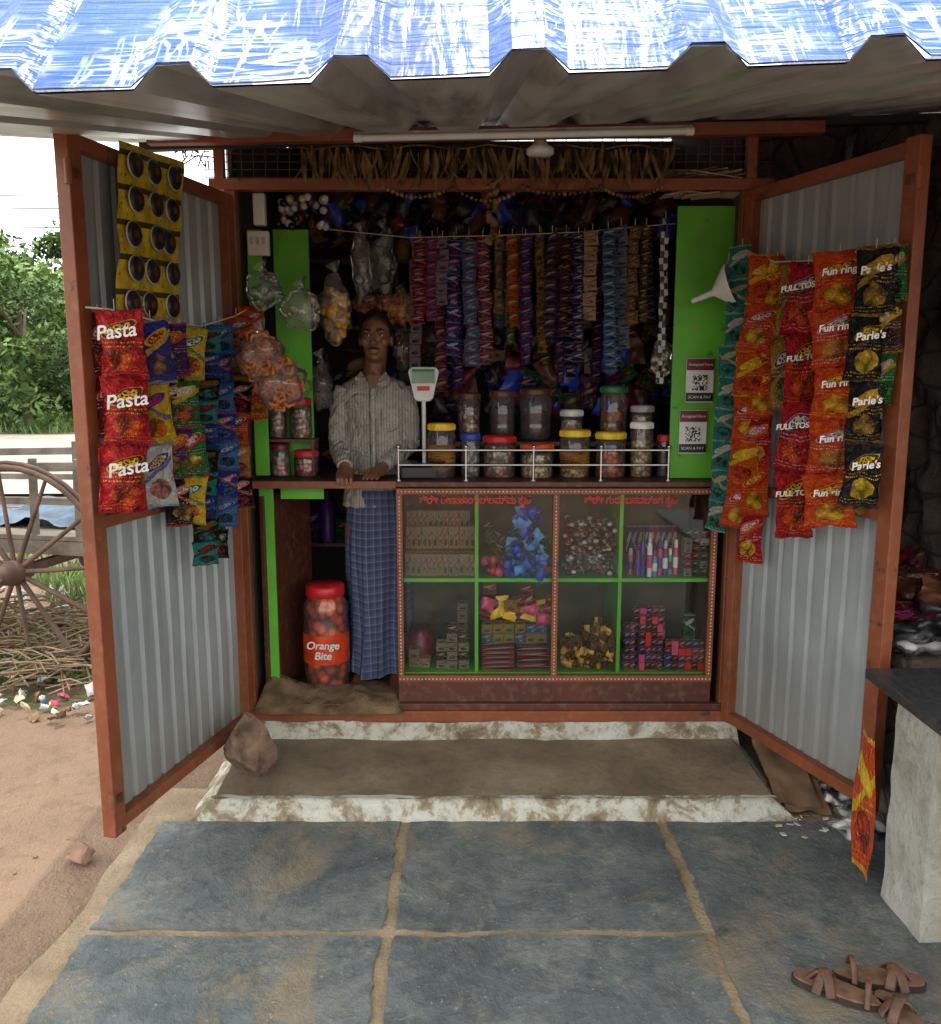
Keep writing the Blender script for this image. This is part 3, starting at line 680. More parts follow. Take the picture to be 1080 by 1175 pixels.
# ---------------------------------------------------------------- doors
hL=Vector((-.985,3.70,0)); nL=Vector((-1.215,2.73,0)); hR=Vector((1.135,3.70,0)); nR=Vector((1.425,2.88,0))
def door(hinge,near,side,z0,z1,name):
    e=empty(name); d=(near-hinge); Lg=d.length; d.normalize(); inn=Vector((-d.y,d.x,0))*(1 if side<0 else -1)
    if inn.x*(-side)<0: inn=-inn
    b=B()
    def PT(u,z,o=0.): return hinge+d*u+Vector((0,0,z))+inn*o
    fwid=.05
    b.beam(PT(fwid/2,z0),PT(fwid/2,z1),.045,fwid,brown,up=d)
    b.beam(PT(Lg-fwid/2,z0-.01),PT(Lg-fwid/2,z1+.01),.048,.062,brown,up=d)
    for z in (z0+.025,z1-.022): b.beam(PT(fwid,z),PT(Lg-.055,z),.04,.045,brown)
    zm=1.235; b.beam(PT(fwid,zm),PT(Lg-.055,zm),.03,.04,brown)
    b.obj('frame',e,bevel=.003)
    b=B(); prof=corr(None,.02,Lg-.03,.088,.016,.010,.012,.03); vs=[];fs=[]
    for k,(u,h) in enumerate(prof):
        for j in range(13):
            z=z0+.01+(z1-z0-.02)*j/12; vs.append(PT(u,z,-.020-h+.004*noise.noise(Vector((u*4,z*3,side*3)))))
        if k:
            for j in range(12): a_=(k-1)*13+j; fs.append((a_,a_+13,a_+14,a_+1))
    b.add(vs,fs,dsheet); b.obj('corrugated_sheet',e)
    b=B()
    for z in (z0+.12,z1-.12):
        b.tube([PT(Lg+.005,z-.035,.02),PT(Lg+.005,z+.035,.02)],.012,brown,8); b.beam(PT(Lg-.04,z,.026),PT(Lg,z,.026),.006,.03,brown_d)
    b.obj('hinges',e)
    return inn,d
inL,dL=door(hL,nL,-1,.175,2.425,'shop_door'); inR,dR=door(hR,nR,1,.185,2.44,'shop_door')
def oL(px,py,o=.06): return onp(px,py,hL+inL*o,inL)
def oR(px,py,o=.06): return onp(px,py,hR+inR*o,inR)
bc=empty('blister_card_sheet'); b=B()
cor=[oL(133,362,.05),oL(208,366,.05),oL(212,186,.05),oL(136,160,.05)]
def bil(u,v): 
    p=cor[0].lerp(cor[1],u).lerp(cor[3].lerp(cor[2],u),v); return p+inL*(.016*math.sin(u*5)*math.sin(v*3)+.02*noise.noise(Vector((u*3,v*4,0))))
def cardmat():
    m,nt,N,L,bs=base('yellow_card'); uv=coord(nt,'UV'); f=nz(nt,uv,9,5); sx=N.new('ShaderNodeSeparateXYZ'); L.new(uv,sx.inputs[0])
    br=N.new('ShaderNodeTexVoronoi'); L.new(uv,br.inputs['Vector']); br.inputs['Scale'].default_value=24
    c=ramp(nt,f,[(.4,S(156,132,26)),(.6,S(192,168,44))]); c=mixc(nt,ramp(nt,br.outputs['Distance'],[(.18,(1,1,1,1)),(.22,(0,0,0,1))]),c,S(90,70,30))
    dk_=mth(nt,'GREATER_THAN',mth(nt,'SINE',mth(nt,'ADD',mth(nt,'MULTIPLY',sx.outputs[1],31.4),3.4)),.86); c=mixc(nt,dk_,c,S(60,52,30)); 
    L.new(c,bs.inputs['Base Color']); bs.inputs['Roughness'].default_value=.35; return m
b.grid(bil,12,20,cardmat()); b.obj('card',bc)
b=B(); blk=M('black_toffee',S(30,28,30),.3,0,.3,30)
R=inL.to_track_quat('Z','Y').to_matrix()
for i in range(3):
    for j in range(5):
        p=bil(.17+.33*i,.08+.2*j)+inL*.006
        b.lathe(p,[(.040,0),(.040,.004),(.033,.010),(.015,.013),(.002,.013)],blk,18,R,cap=False); b.lathe(p,[(.0425,0),(.0425,.003),(.040,.004)],plain['silver'],18,R,cap=False)
        b.lathe(p,[(.016,.0128),(.002,.0145)],plain['brown'],12,R,cap=False)
b.obj('discs',bc)
tw=plain['white']; ty=plain['yellow']
def HS(f,p0,p1,wpx,n,mats,yaw,o,txt=None,t=.05,ts=.3,gap=1.03):
    a=f(*p0,o); c=f(*p1,o); dd=(a.y+c.y)/2*1.03
    return strip('snack_packet_strip',a,c,wpx/1000*dd,n,None,t,yaw,10,14,alt=mats,txt=txt,tm=tw,ts=ts,cr=.6,gap=gap,jy=.35)
def LS(p0,p1,wpx,n,mats,yaw=.45,o=.08,txt=None,t=.05,ts=.3): return HS(oL,p0,p1,wpx,n,mats,yaw,o,txt,t,ts)
LS((112,360),(122,500),28,2,[pk('maroon','red','orange')],.6,.04)
LS((131,354),(148,586),56,3,[pk('red','maroon','orange','yellow',2,4.)],.35,.13,'Pasta',ts=.38,t=.07)
LS((172,366),(184,580),40,3,[pk('blue','yellow','gold','red',1,4.),pk('yellow','blue','orange','red',2,4.),pk('white','blue','red','yellow',3,4.)],.4,.1)
LS((193,372),(206,602),40,4,[pk('purple','orange','gold','yellow',1,4.),pk('black','orange','gold','white',2,4.)],.5,.09)
LS((213,376),(217,602),40,4,[pk('yellow','green','red','white',2,4.),pk('green','yellow','orange','white',1,4.),pk('green','red','yellow','white',5,4.)],.4,.12)
LS((236,376),(236,648),32,10,[pk('teal','black','black','red',1),pk('blue','black','black','white',2),pk('black','green','teal','red',3)],.4,.13,t=.035)
LS((252,372),(262,602),28,7,[pk('lblue','blue','black','white',1),pk('blue','orange','lblue','white',2)],.5,.1,t=.035)
LS((271,362),(275,582),30,6,[pk('orange','brown','gold','white',1),pk('gold','orange','red','white',2),pk('black','orange','red','white',2)],.5,.11,t=.035)
LS((288,350),(292,480),30,3,[pk('orange','red','yellow')],.5,.1)
LS((224,376),(226,600),28,7,[pk('blue','black','lblue','white',1),pk('black','blue','teal','white',1)],.5,.06,t=.035)
LS((160,362),(168,570),26,4,[pk('gold','red','blue','white',1)],.5,.06,t=.035)
LS((245,372),(250,640),26,8,[pk('green','blue','black','white',7),pk('black','green','red','white',7)],.5,.06,t=.035)
b=B(); b.tube([oL(98,352,.03),oL(130,355,.12),oL(180,368,.1),oL(230,374,.1),oL(270,362,.1),oL(300,345,.08)],.003,rope,5); b.obj('hanging_string')
def RS(p0,p1,wpx,n,mats,yaw=-.45,o=.08,txt=None,t=.05,ts=.3): return HS(oR,p0,p1,wpx,n,mats,yaw,o,txt,t,ts)
RS((852,282),(820,608),26,9,[pk('teal','white','green','cream',1),pk('teal','cream','teal','cream',2)],-.5,.13,t=.03)
RS((880,292),(842,604),38,6,[pk('orange','yellow','red','yellow',1,3.),pk('orange','red','yellow','white',2,3.)],-.4,.12)
RS((892,298),(860,644),34,6,[pk('orange','red','yellow','yellow',1,3.),pk('red','orange','yellow','white',3,3.)],-.5,.08)
RS((910,302),(902,470),34,2,[pk('gold','brown','green','white',1)],-.5,.05)
RS((928,302),(905,614),42,4,[pk('red','maroon','orange','white',1,3.),pk('red','maroon','orange','yellow',2,3.)],-.4,.13,'FULL TOSS',ts=.2)
RS((964,290),(952,604),56,5,[pk('orange','red','yellow','yellow',1,3.),pk('orange','red','gold','white',4,3.)],-.3,.13,'Fun ring',ts=.19,t=.06)
RS((1006,284),(987,580),42,4,[pk('black','gold','gold','yellow',1,3.),pk('black','brown','yellow','yellow',3,3.)],-.4,.12,"Parle's",ts=.28,t=.06)
RS((1026,284),(1016,462),26,3,[pk('green','gold','black','white',1),pk('brown','yellow','black','white',1)],-.5,.06)
RS((980,300),(974,590),30,5,[pk('gold','brown','orange','white',7)],-.5,.05)
RS((942,300),(925,570),30,4,[pk('gold','orange','brown','white',7)],-.5,.05)
b=B(); b.tube([oR(848,284,.12),oR(890,300,.1),oR(940,298,.11),oR(985,288,.1),oR(1030,282,.05)],.003,rope,5); b.obj('hanging_string')
# ---------------------------------------------------------------- snack bags
puff=M('fried_snack',S(170,98,46),.7,0,.4,30,bmp=.5,bsc=90); puff2=M('pale_snack',S(190,116,48),.7,0,.35,30,bmp=.4,bsc=90)
def bag(px,py,Y,w,h,mat,n,shape='ring',d=.10,full=.8,sz=.022):
    e=empty('snack_bag'); p=at(px,py,Y); b=B()
    for i in range(n):
        while True:
            q=Vector((random.uniform(-1,1),random.uniform(-1,1),random.uniform(-1,1)))
            if q.length<1: break
        c=p+Vector((q.x*w/2*.85,q.y*d/2,q.z*h/2*full-h*.06))
        if shape=='ring':
            R=Euler((random.uniform(1,2.2),random.random()*3,random.uniform(-.6,.6))).to_matrix()
            pts=[c+R@Vector((sz*math.cos(a)*(1+.2*math.sin(a*5)),sz*math.sin(a)*(1+.2*math.sin(a*5)),0)) for a in [k*math.pi/7 for k in range(15)]]
            b.tube(pts,sz*.33,mat,6,cap=False); b.tube(pts[::2][:4]+[c],sz*.25,mat,5,cap=False)
        elif shape=='ball': b.sph(c,sz*random.uniform(.8,1.15),mat,8,6,.25,40)
        else:
            R=Euler((random.random()*3,random.random()*3,0)).to_matrix(); b.tube([c+R@Vector((0,0,-sz)),c+R@Vector((sz*.4,0,0)),c+R@Vector((0,0,sz))],sz*.3,mat,6)
    b.obj('contents',e)
    b=B(); b.sph(p+Vector((0,0,-.01)),(w/2*1.05,d/2*1.15,h/2*.95),poly,28,20,.38,22)
    b.tube([p+Vector((0,0,h*.40)),p+Vector((.005,0,h*.5)),p+Vector((-.01,0,h*.62))],[.03,.008,.035],poly,10,cap=False); b.obj('bag',e)
bag(300,405,3.34,.17,.18,puff,70,'ring',.12,.95,.020); bag(318,435,3.36,.20,.2,puff,90,'ring',.12,.95,.020)
bag(347,352,3.7,.16,.17,plain['cream'],5,'curl',.1,.5)
bag(302,330,3.6,.14,.15,plain['green'],8,'curl',.08,.5)
bag(385,352,3.92,.13,.3,M('yellow_chips',S(190,140,30),.6,0,.25,30),70,'ball',.09,.85,.018)
bag(415,305,4.1,.09,.3,poly,3,'ball',.06); bag(440,300,4.3,.12,.3,poly,3,'ball',.06)
bag(462,350,4.26,.25,.15,puff2,70,'curl',.10,.9,.035); bag(424,346,4.3,.14,.12,puff,40,'curl',.08,.9,.03)
bag(368,440,4.05,.09,.24,plain['brown'],30,'curl',.08,.8); bag(462,395,4.3,.1,.2,plain['brown'],30,'curl',.08,.8)
bag(760,410,3.95,.09,.18,plain['cream'],30,'curl',.06,.8)
# ---------------------------------------------------------------- lower-left things
J=empty('large_candy_jar'); p=at(373,705,3.95); z0=.205; candy=cont('orange_candy',S(205,70,26),S(226,104,36),S(180,44,22),26)
x,Yj=p.x,3.97; b=B()
prof=[(.092,0),(.105,.012),(.107,.05),(.1,.075),(.107,.1),(.107,.36),(.101,.385),(.107,.40),(.105,.44),(.085,.475),(.08,.49)]
b.lathe((x,Yj,z0),[(r_*.95,z_) for r_,z_ in prof],candy,26); b.obj('candies',J)
b=B(); b.lathe((x,Yj,z0),prof,jarpl,28,cap=False); b.obj('jar',J)
b=B(); b.lathe((x,Yj,z0+.48),[(.088,0),(.091,.005),(.091,.045),(.083,.055),(.02,.058)],plain['red'],28); b.obj('lid',J)
b=B(); b.lathe((x,Yj,z0),[(.1085,.17),(.1085,.31)],M('jar_label',S(196,62,28),.3,0,.3,20),28,cap=False); b.obj('label',J)
text('Orange',(x,Yj-.111,z0+.265),.05,white,J,shear=.2,off=.001); text('Bite',(x,Yj-.111,z0+.215),.05,white,J,shear=.2,off=.001)
b=B(); jute=M('jute_sack',S(112,92,66),.95,0,.4,14,bmp=.9,bsc=140)
def SP(u,v):
    x=-.97+.67*u; y=3.66+.38*v
    hgt=.045*math.sin(math.pi*min(1,max(0,v)))**.4+.03*noise.noise(Vector((u*5,v*3,1)))+.012*noise.noise(Vector((u*16,v*9,1)))+.06*math.exp(-((u-.1)/.12)**2)*math.sin(math.pi*v)
    edge=min(1,u/.04,(1-u)/.04)
    return Vector((x,y+.012*noise.noise(Vector((u*9,0,0))),.222+max(.0,hgt)*max(.1,edge)))
b.grid(SP,60,24,jute); b.obj('jute_sack_mat')
# ---------------------------------------------------------------- roof
roof=empty('awning_roof')
def bluemat():
    m,nt,N,L,bs=base('blue_paint_drawn_reflections'); co=coord(nt)
    f=nz(nt,co,4.5,3,.5); g=nz(nt,co,2.2,3)
    c=ramp(nt,g,[(.3,S(16,68,158)),(.7,S(28,92,188))])
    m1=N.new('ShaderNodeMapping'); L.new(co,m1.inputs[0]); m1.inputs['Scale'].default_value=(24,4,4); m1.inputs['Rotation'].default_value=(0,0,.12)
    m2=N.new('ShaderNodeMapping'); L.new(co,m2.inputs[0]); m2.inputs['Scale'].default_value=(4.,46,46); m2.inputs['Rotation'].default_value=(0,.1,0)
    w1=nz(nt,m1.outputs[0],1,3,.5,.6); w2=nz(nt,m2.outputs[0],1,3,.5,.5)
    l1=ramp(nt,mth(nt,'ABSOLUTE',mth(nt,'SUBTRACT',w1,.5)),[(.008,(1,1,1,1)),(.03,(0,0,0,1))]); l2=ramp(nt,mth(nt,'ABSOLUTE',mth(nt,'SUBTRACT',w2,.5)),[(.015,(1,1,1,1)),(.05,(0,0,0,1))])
    refl_net=mth(nt,'MAXIMUM',l1,l2); refl_patch=ramp(nt,f,[(.48,(.03,.03,.03,1)),(.56,(1,1,1,1))])  # pale streaks in patches: reflections on the sheet, painted into its base colour
    L.new(mixc(nt,mth(nt,'MULTIPLY',mth(nt,'MULTIPLY',refl_net,refl_patch),.8),c,S(190,206,222)),bs.inputs['Base Color']); bs.inputs['Roughness'].default_value=.3
    bs.inputs['Specular IOR Level'].default_value=.35
    bump(nt,bs,mth(nt,'ADD',w1,w2),.4,.02); return m
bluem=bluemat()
prof=corr(None,-1.37,2.35,.268,.05,.035,.036,-.18)
b=B()
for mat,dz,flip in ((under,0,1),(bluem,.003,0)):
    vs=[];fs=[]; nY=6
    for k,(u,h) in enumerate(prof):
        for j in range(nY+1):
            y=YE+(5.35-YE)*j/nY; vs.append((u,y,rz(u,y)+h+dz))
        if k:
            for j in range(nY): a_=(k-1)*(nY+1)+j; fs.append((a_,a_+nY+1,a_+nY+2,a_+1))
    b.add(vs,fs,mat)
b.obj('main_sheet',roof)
b=B()
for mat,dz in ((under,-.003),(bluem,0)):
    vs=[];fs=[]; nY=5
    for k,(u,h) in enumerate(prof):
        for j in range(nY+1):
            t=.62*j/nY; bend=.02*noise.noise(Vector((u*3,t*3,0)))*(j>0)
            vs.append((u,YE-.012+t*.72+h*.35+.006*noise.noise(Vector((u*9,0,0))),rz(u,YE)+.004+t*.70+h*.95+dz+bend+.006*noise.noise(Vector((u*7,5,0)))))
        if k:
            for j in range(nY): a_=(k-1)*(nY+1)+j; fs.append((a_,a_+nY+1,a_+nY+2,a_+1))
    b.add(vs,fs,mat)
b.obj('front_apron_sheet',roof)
b=B()
b.beam((-1.3,3.62,rz(-1.3,3.62)-.02),(2.3,3.62,rz(2.3,3.62)-.02),.04,.03,dark)
b.beam((2.28,1.6,0),(2.28,1.6,2.2),.06,.06,brown); b.obj('purlins',roof)
# ---------------------------------------------------------------- stone wall on the right
def stonemat():
    m,nt,N,L,bs=base('rubble_stone'); co=coord(nt); mp=N.new('ShaderNodeMapping'); L.new(co,mp.inputs[0]); mp.inputs['Scale'].default_value=(1,1,1.7)
    vo=N.new('ShaderNodeTexVoronoi'); vo.feature='DISTANCE_TO_EDGE'; vo.inputs['Scale'].default_value=4.5; L.new(mp.outputs[0],vo.inputs['Vector'])
    f=nz(nt,co,8,9,.72); c=ramp(nt,f,[(.3,S(70,60,54)),(.7,S(128,114,102))]); c=mixc(nt,ramp(nt,vo.outputs['Distance'],[(.02,(.7,.7,.7,1)),(.07,(0,0,0,1))]),c,S(60,52,46))
    L.new(c,bs.inputs['Base Color']); bs.inputs['Roughness'].default_value=.95; bump(nt,bs,mth(nt,'ADD',mth(nt,'MINIMUM',vo.outputs['Distance'],.06),mth(nt,'MULTIPLY',f,.25)),1.,.15); return m
sm_=stonemat(); b=B()
b.grid(lambda u,v:Vector((1.80+.06*noise.noise(Vector((u*16,v*12,0)))+.03*noise.noise(Vector((u*40,v*30,0))),5.2-2.6*u,-.02+(rz(1.8,5.2-2.6*u)+.0)*v)),90,70,sm_)
b.add([(1.8,4.4,0),(1.12,4.4,0),(1.12,4.4,rz(1.12,4.4)),(1.8,4.4,rz(1.8,4.4))],[(0,1,2,3)],sm_)
b.box((2.12,3.9,1.25),(.5,2.58,2.5),sm_); b.obj('stone_wall')
b=B(); b.box((1.68,3.3,.35),(.26,.6,.7),sm_); b.obj('stone_ledge',bevel=.02)
b=B()
cl_=[pk('maroon','pink','black','purple',1),pk('purple','black','maroon','pink',2),plain['black'],pk('brown','maroon','black','cream',3),plain['maroon'],plain['black'],plain['brown']]
for i in range(30):
    b.pillow((1.66+random.uniform(-.06,.06),3.2+random.uniform(-.2,.25),.74+random.uniform(0,.22)),.2,.10,.07,cl_[i%7],random.uniform(-.8,.8),random.uniform(-.6,.6),nx=10,ny=8,cr=1.)
b.obj('cloth_heap')
b=B(); b.sph((1.60,3.05,.76),(.1,.09,.05),poly,24,16,.6,22); b.sph((1.6,3.05,.75),(.08,.07,.03),white,20,12,.7,22); b.obj('plastic_bag')
# ---------------------------------------------------------------- stone table
tb=empty('stone_table'); b=B(); granite=M('black_granite',S(52,54,56),.28,0,.4,60,bmp=.05)
b.box((1.80,2.1,.745),(1.02,1.26,.034),granite); b.obj('slab_top',tb,bevel=.004)
def pilmat():
    m,nt,N,L,bs=base('lime_concrete'); co=coord(nt); f=nz(nt,co,3,9,.72,.3); g=nz(nt,co,22,6,.7); 
    c=ramp(nt,f,[(.3,S(142,136,122)),(.5,S(174,172,162)),(.7,S(192,190,182))]); c=mixc(nt,ramp(nt,g,[(.52,(0,0,0,1)),(.68,(.6,.6,.6,1))]),c,S(124,116,102))
    L.new(c,bs.inputs['Base Color']); bs.inputs['Roughness'].default_value=.9; bump(nt,bs,mth(nt,'ADD',f,g),.8,.02); return m
pm_=pilmat()
b=B()
def rbox(c,d,amp=.0035,n=14):
    c=Vector(c); 
    def face(o,ux,vx):
        def P(u,v):
            p=Vector(o)+Vector(ux)*u+Vector(vx)*v; q=c+p; return q+Vector((noise.noise(q*9),noise.noise(q*9+Vector((5,0,0))),0))*amp*2
        b.grid(P,n,n*2,pm_)
    x,y,z=d[0]/2,d[1]/2,d[2]/2
    face((-x,-y,-z),(2*x,0,0),(0,0,2*z)); face((-x,y,-z),(0,-2*y,0),(0,0,2*z)); face((x,-y,-z),(0,2*y,0),(0,0,2*z)); face((x,y,-z),(-2*x,0,0),(0,0,2*z))
rbox((1.68,2.52,.36),(.64,.24,.735)); rbox((1.75,1.62,.36),(.5,.2,.735)); b.obj('pillars',tb)
b=B(); ban=PK('banner_print',K['orange'],K['yellow'],K['red'],K['yellow'],seed=2)
b.grid(lambda u,v:Vector((1.335+.012*math.sin(v*4+u*3)+.006*noise.noise(Vector((u*4,v*6,2))),2.70+.12*u,.02+.5*v)),8,14,ban)
b.obj('printed_carton')
# ---------------------------------------------------------------- rocks, cardboard, litter
def rock(name,c,s,seed,mat):
    import bmesh
    bm=bmesh.new(); bmesh.ops.create_icosphere(bm,subdivisions=5,radius=1)
    for v in bm.verts:
        p=v.co.copy(); q=p*1.1+Vector((seed,seed,0)); k=1+.35*noise.noise(q)+.12*noise.noise(q*3)+.06*noise.noise(q*8)
        for n_ in ((.6,.5,.6),(-.7,.2,.5),(.1,-.9,.3),(-.3,-.5,-.7),(.8,-.4,.1),(.3,-.6,.75)):
            n_=Vector(n_).normalized(); dd=p.dot(n_)*k-.72
            if dd>0: p=p-n_*dd/k*.85
        v.co=Vector((p.x*k*s[0],p.y*k*s[1],p.z*k*s[2]))
    me=bpy.data.meshes.new(name); bm.to_mesh(me); bm.free(); me.materials.append(mat); o=bpy.data.objects.new(name,me); scene.collection.objects.link(o); o.location=c; return o
stone=M('brown_stone',S(110,88,73),.9,0,.5,14,bmp=1.,bsc=30)
p=at(288,862,3.36); rock('rock',(p.x,3.36,.09+.115),(.10,.09,.14),3,stone)
p=gnd(90,975,.02); rock('rock',(p.x,p.y,.01),(.055,.045,.04),8,M('pink_stone',S(140,110,94),.9,0,.3,12,bmp=.8))
b=B(); card=M('cardboard',S(128,100,74),.9,0,.25,7,bmp=.3)
c4=[gnd(892,925,.03),gnd(944,930,.02),gnd(912,858,.12),gnd(862,850,.12)]
b.grid(lambda u,v:c4[0].lerp(c4[1],u).lerp(c4[3].lerp(c4[2],u),v)+Vector((0,0,.016*noise.noise(Vector((u*3,v*5,0)))+.012)),8,12,card)
b.grid(lambda u,v:c4[0].lerp(c4[1],u).lerp(c4[3].lerp(c4[2],u),v)+Vector((.03,-.02,.018*noise.noise(Vector((u*3,v*5,4)))-.006)),8,12,card)
b.obj('flattened_carton')
b=B()
for px,py,s in ((985,945,.075),(962,918,.055),(940,900,.04),(1000,925,.05)):
    p=gnd(px,py,.035); b.sph(p,(s*1.1,s*.9,s*.5),poly,28,18,1.,26); b.sph(p,(s*.95,s*.8,s*.4),white,24,16,1.1,30)
for i in range(40):
    p=gnd(random.uniform(890,1005),random.uniform(870,965),.012); b.box(p,(random.uniform(.01,.04),random.uniform(.005,.02),.003),random.choice([white,card,plain['cream']]),Euler((0,.2,random.random()*3)).to_matrix())
b.obj('litter_heap')
# ---------------------------------------------------------------- sandals
lea=M('sandal_leather',S(92,62,46),.6,0,.3,30,bmp=.4); so=M('sandal_sole',S(44,34,30),.8,0,.2,30); ins=M('insole',S(112,84,64),.7,0,.3,30)
def sandal(c,ang,mir):
    e=empty('sandal'); R=Matrix.Rotation(ang,3,'Z'); c=Vector(c)
    def out(s,z):
        pts=[]
        for k in range(36):
            a=2*math.pi*k/36; y=math.cos(a)*.125*s; w=.034+.012*(y/.125)+.004*math.cos(3*a); pts.append(c+R@Vector((math.sin(a)*w*s+mir*.008*math.sin(y*18),y,z)))
        return pts
    for s,z0_,z1_,m_ in ((1.,.0,.018,so),(.96,.0181,.024,ins)):
        b=B(); lo=out(s,z0_);hi=out(s,z1_); n=36
        b.add(lo+hi,[tuple(range(n,2*n)) ,tuple(reversed(range(n)))]+[(k,(k+1)%n,n+(k+1)%n,n+k) for k in range(n)][::1],m_); b.obj('sole' if m_==so else 'insole',e)
    b=B()
    def strap(y0,y1,h,w):
        pts=[c+R@Vector((-.045+.09*t,y0+(y1-y0)*t,.015+h*math.sin(math.pi*t)**.7)) for t in [k/10 for k in range(11)]]
        b.tube(pts,[(w,.003)]*11,lea,8,up0=(0,0,1))
    strap(.055,.02,.042,.014); strap(.015,.06,.045,.014); strap(-.075,-.07,.05,.008)
    b.tube([c+R@Vector((0,.085,.02)),c+R@Vector((0,.06,.05)),c+R@Vector((0,.03,.06))],.006,lea,6)
    b.obj('straps',e)
p=gnd(962,1142,.01); sandal((p.x,p.y,.012),rad(62),1); p=gnd(1008,1128,.01); sandal((p.x,p.y,.012),rad(-105),-1); p=gnd(1022,1168,.01); sandal((p.x+.03,p.y-.04,.012),rad(20),1)
# ---------------------------------------------------------------- bullock cart
cart=empty('bullock_cart'); rust=M('rusty_iron',S(88,68,56),.8,0,.35,8,bmp=.4); oldw=M('weathered_wood',S(112,103,92),.9,0,.35,6,bmp=.6,bsc=50)
wc=at(18,656,4.85); Rc=Matrix.Rotation(rad(-12),3,'Z'); Rw=.60
def CL(x,y,z): return wc+Rc@Vector((x,y,z))
def wheel(y):
    b=B()
    pts=[CL(Rw*math.cos(a),y,Rw*math.sin(a)) for a in [k*2*math.pi/40 for k in range(41)]]
    b.tube(pts,[(.02,.035)]*41,rust,8,cap=False)
    pts=[CL((Rw+.028)*math.cos(a),y,(Rw+.028)*math.sin(a)) for a in [k*2*math.pi/40 for k in range(41)]]
    b.tube(pts,.012,rust,6,cap=False)
    for k in range(12):
        a=k*math.pi/6+.1; b.tube([CL(.06*math.cos(a),y,.06*math.sin(a)),CL(Rw*math.cos(a),y,Rw*math.sin(a))],[.016,.011],rust,6)
    R=Rc@Matrix.Rotation(rad(90),3,'X')
    b.lathe(CL(0,y,0),[(.03,-.12),(.055,-.1),(.07,-.03),(.075,.03),(.055,.1),(.03,.14)],rust,16,R); b.obj('wheel',cart)
wheel(0); wheel(1.35)
b=B(); b.beam(CL(0,-.05,0),CL(0,1.4,0),.05,.05,rust)
for k in range(9): b.beam(CL(-2.2,.15+.13*k,.18),CL(.42,.15+.13*k,.18+random.uniform(-.01,.01)),.12,.025,oldw)
for y in (.12,1.25):
    b.beam(CL(-2.3,y,.13),CL(.5,y,.13),.06,.08,oldw)
    b.beam(CL(-2.2,y,.52),CL(.38,y,.60),.035,.05,oldw); b.beam(CL(-2.2,y,.36),CL(.36,y,.40),.03,.04,oldw)
    for x in (-2,-1.2,-.5,.05,.34): b.beam(CL(x,y,.1),CL(x+.02,y,.64),.035,.035,oldw,up=(0,1,0))
b.beam(CL(.38,.1,.2),CL(.44,1.3,.22),.05,.06,oldw); b.obj('bed',cart)
b=B(); b.grid(lambda u,v:CL(-1.2+1.55*u,.3+.8*v,.22+.10*noise.noise(Vector((u*5,v*4,2)))+.03*noise.noise(Vector((u*15,v*14,2)))),40,24,M('blue_tarp',S(78,100,120),.6,0,.3,8)); b.obj('tarp',cart)
# ---------------------------------------------------------------- vegetation
leafg=[M('foliage_dark',S(52,78,34),.7,0,.3,2),M('foliage_mid',S(80,108,48),.7,0,.25,2),M('foliage_light',S(108,134,68),.7,0,.2,2)]
bark=M('bark',S(96,82,66),.95,0,.3,12,bmp=.6)
def tree(name,x,y,h,w,nleaf,seed,ls=.16,zb=-.06,low=.3):
    rnd=random.Random(seed); e=empty(name); b=B(); base_=Vector((x,y,zb))
    tr=[base_,base_+Vector((.1,0,h*.2)),base_+Vector((-.1,.1,h*.4)),base_+Vector((.05,0,h*.6))]
    b.tube(tr,[h*.03,h*.024,h*.018,h*.01],bark,10); cl=[]
    for k in range(18):
        a=rnd.random()*6.28; z_=rnd.uniform(.15,.62); st_=base_+Vector((0,0,h*z_*.8)); rr=w*.5*rnd.uniform(.35,.95)
        en=base_+Vector((rr*math.cos(a),rr*math.sin(a),h*rnd.uniform(low,.9)))
        b.tube([st_,st_.lerp(en,.5)+Vector((0,0,h*.04)),en],[h*.012,h*.008,h*.003],bark,6); cl.append((en,w*rnd.uniform(.10,.2)))
    for k in range(40):
        a=rnd.random()*6.28; t=rnd.random()**.5; cl.append((base_+Vector((w*.5*t*math.cos(a),w*.5*t*math.sin(a),h*(low+(.95-low)*rnd.random()*(1-.4*t*t)))),w*rnd.uniform(.06,.15)))
    b.obj('trunk',e)
    bb=B()
    for i in range(nleaf):
        c,r_=rnd.choice(cl); q=Vector((rnd.gauss(0,1),rnd.gauss(0,1),rnd.gauss(0,1))).normalized()*r_*rnd.uniform(.55,1.15); q.z*=.75
        p=c+q; s=ls*rnd.uniform(.5,1.3); R=Euler((rnd.uniform(-1,1),rnd.uniform(-1,1),rnd.random()*6)).to_matrix()
        k=0 if q.z<-.2*r_ else (2 if q.z>.35*r_ and rnd.random()<.6 else 1)
        bb.add([p+R@Vector(v) for v in ((-s,0,0),(0,-s*.5,.1*s),(s,0,0),(0,s*.5,-.1*s))],[(0,1,2,3)],leafg[k])
    bb.obj('crown',e)
tree('tree',-14.2,28,6.0,6.5,13000,1,.13,low=.08); tree('tree',-19.5,31,8.2,8.5,12000,2,.14,low=.2); tree('tree',-17.5,38,8.2,8,11000,4,.17,low=.1); tree('tree',-26,44,8,11,6000,5,.25)
tree('tree',-12.2,33,3.4,4.5,7000,11,.13,low=.05)
b=B(); rnd=random.Random(5)
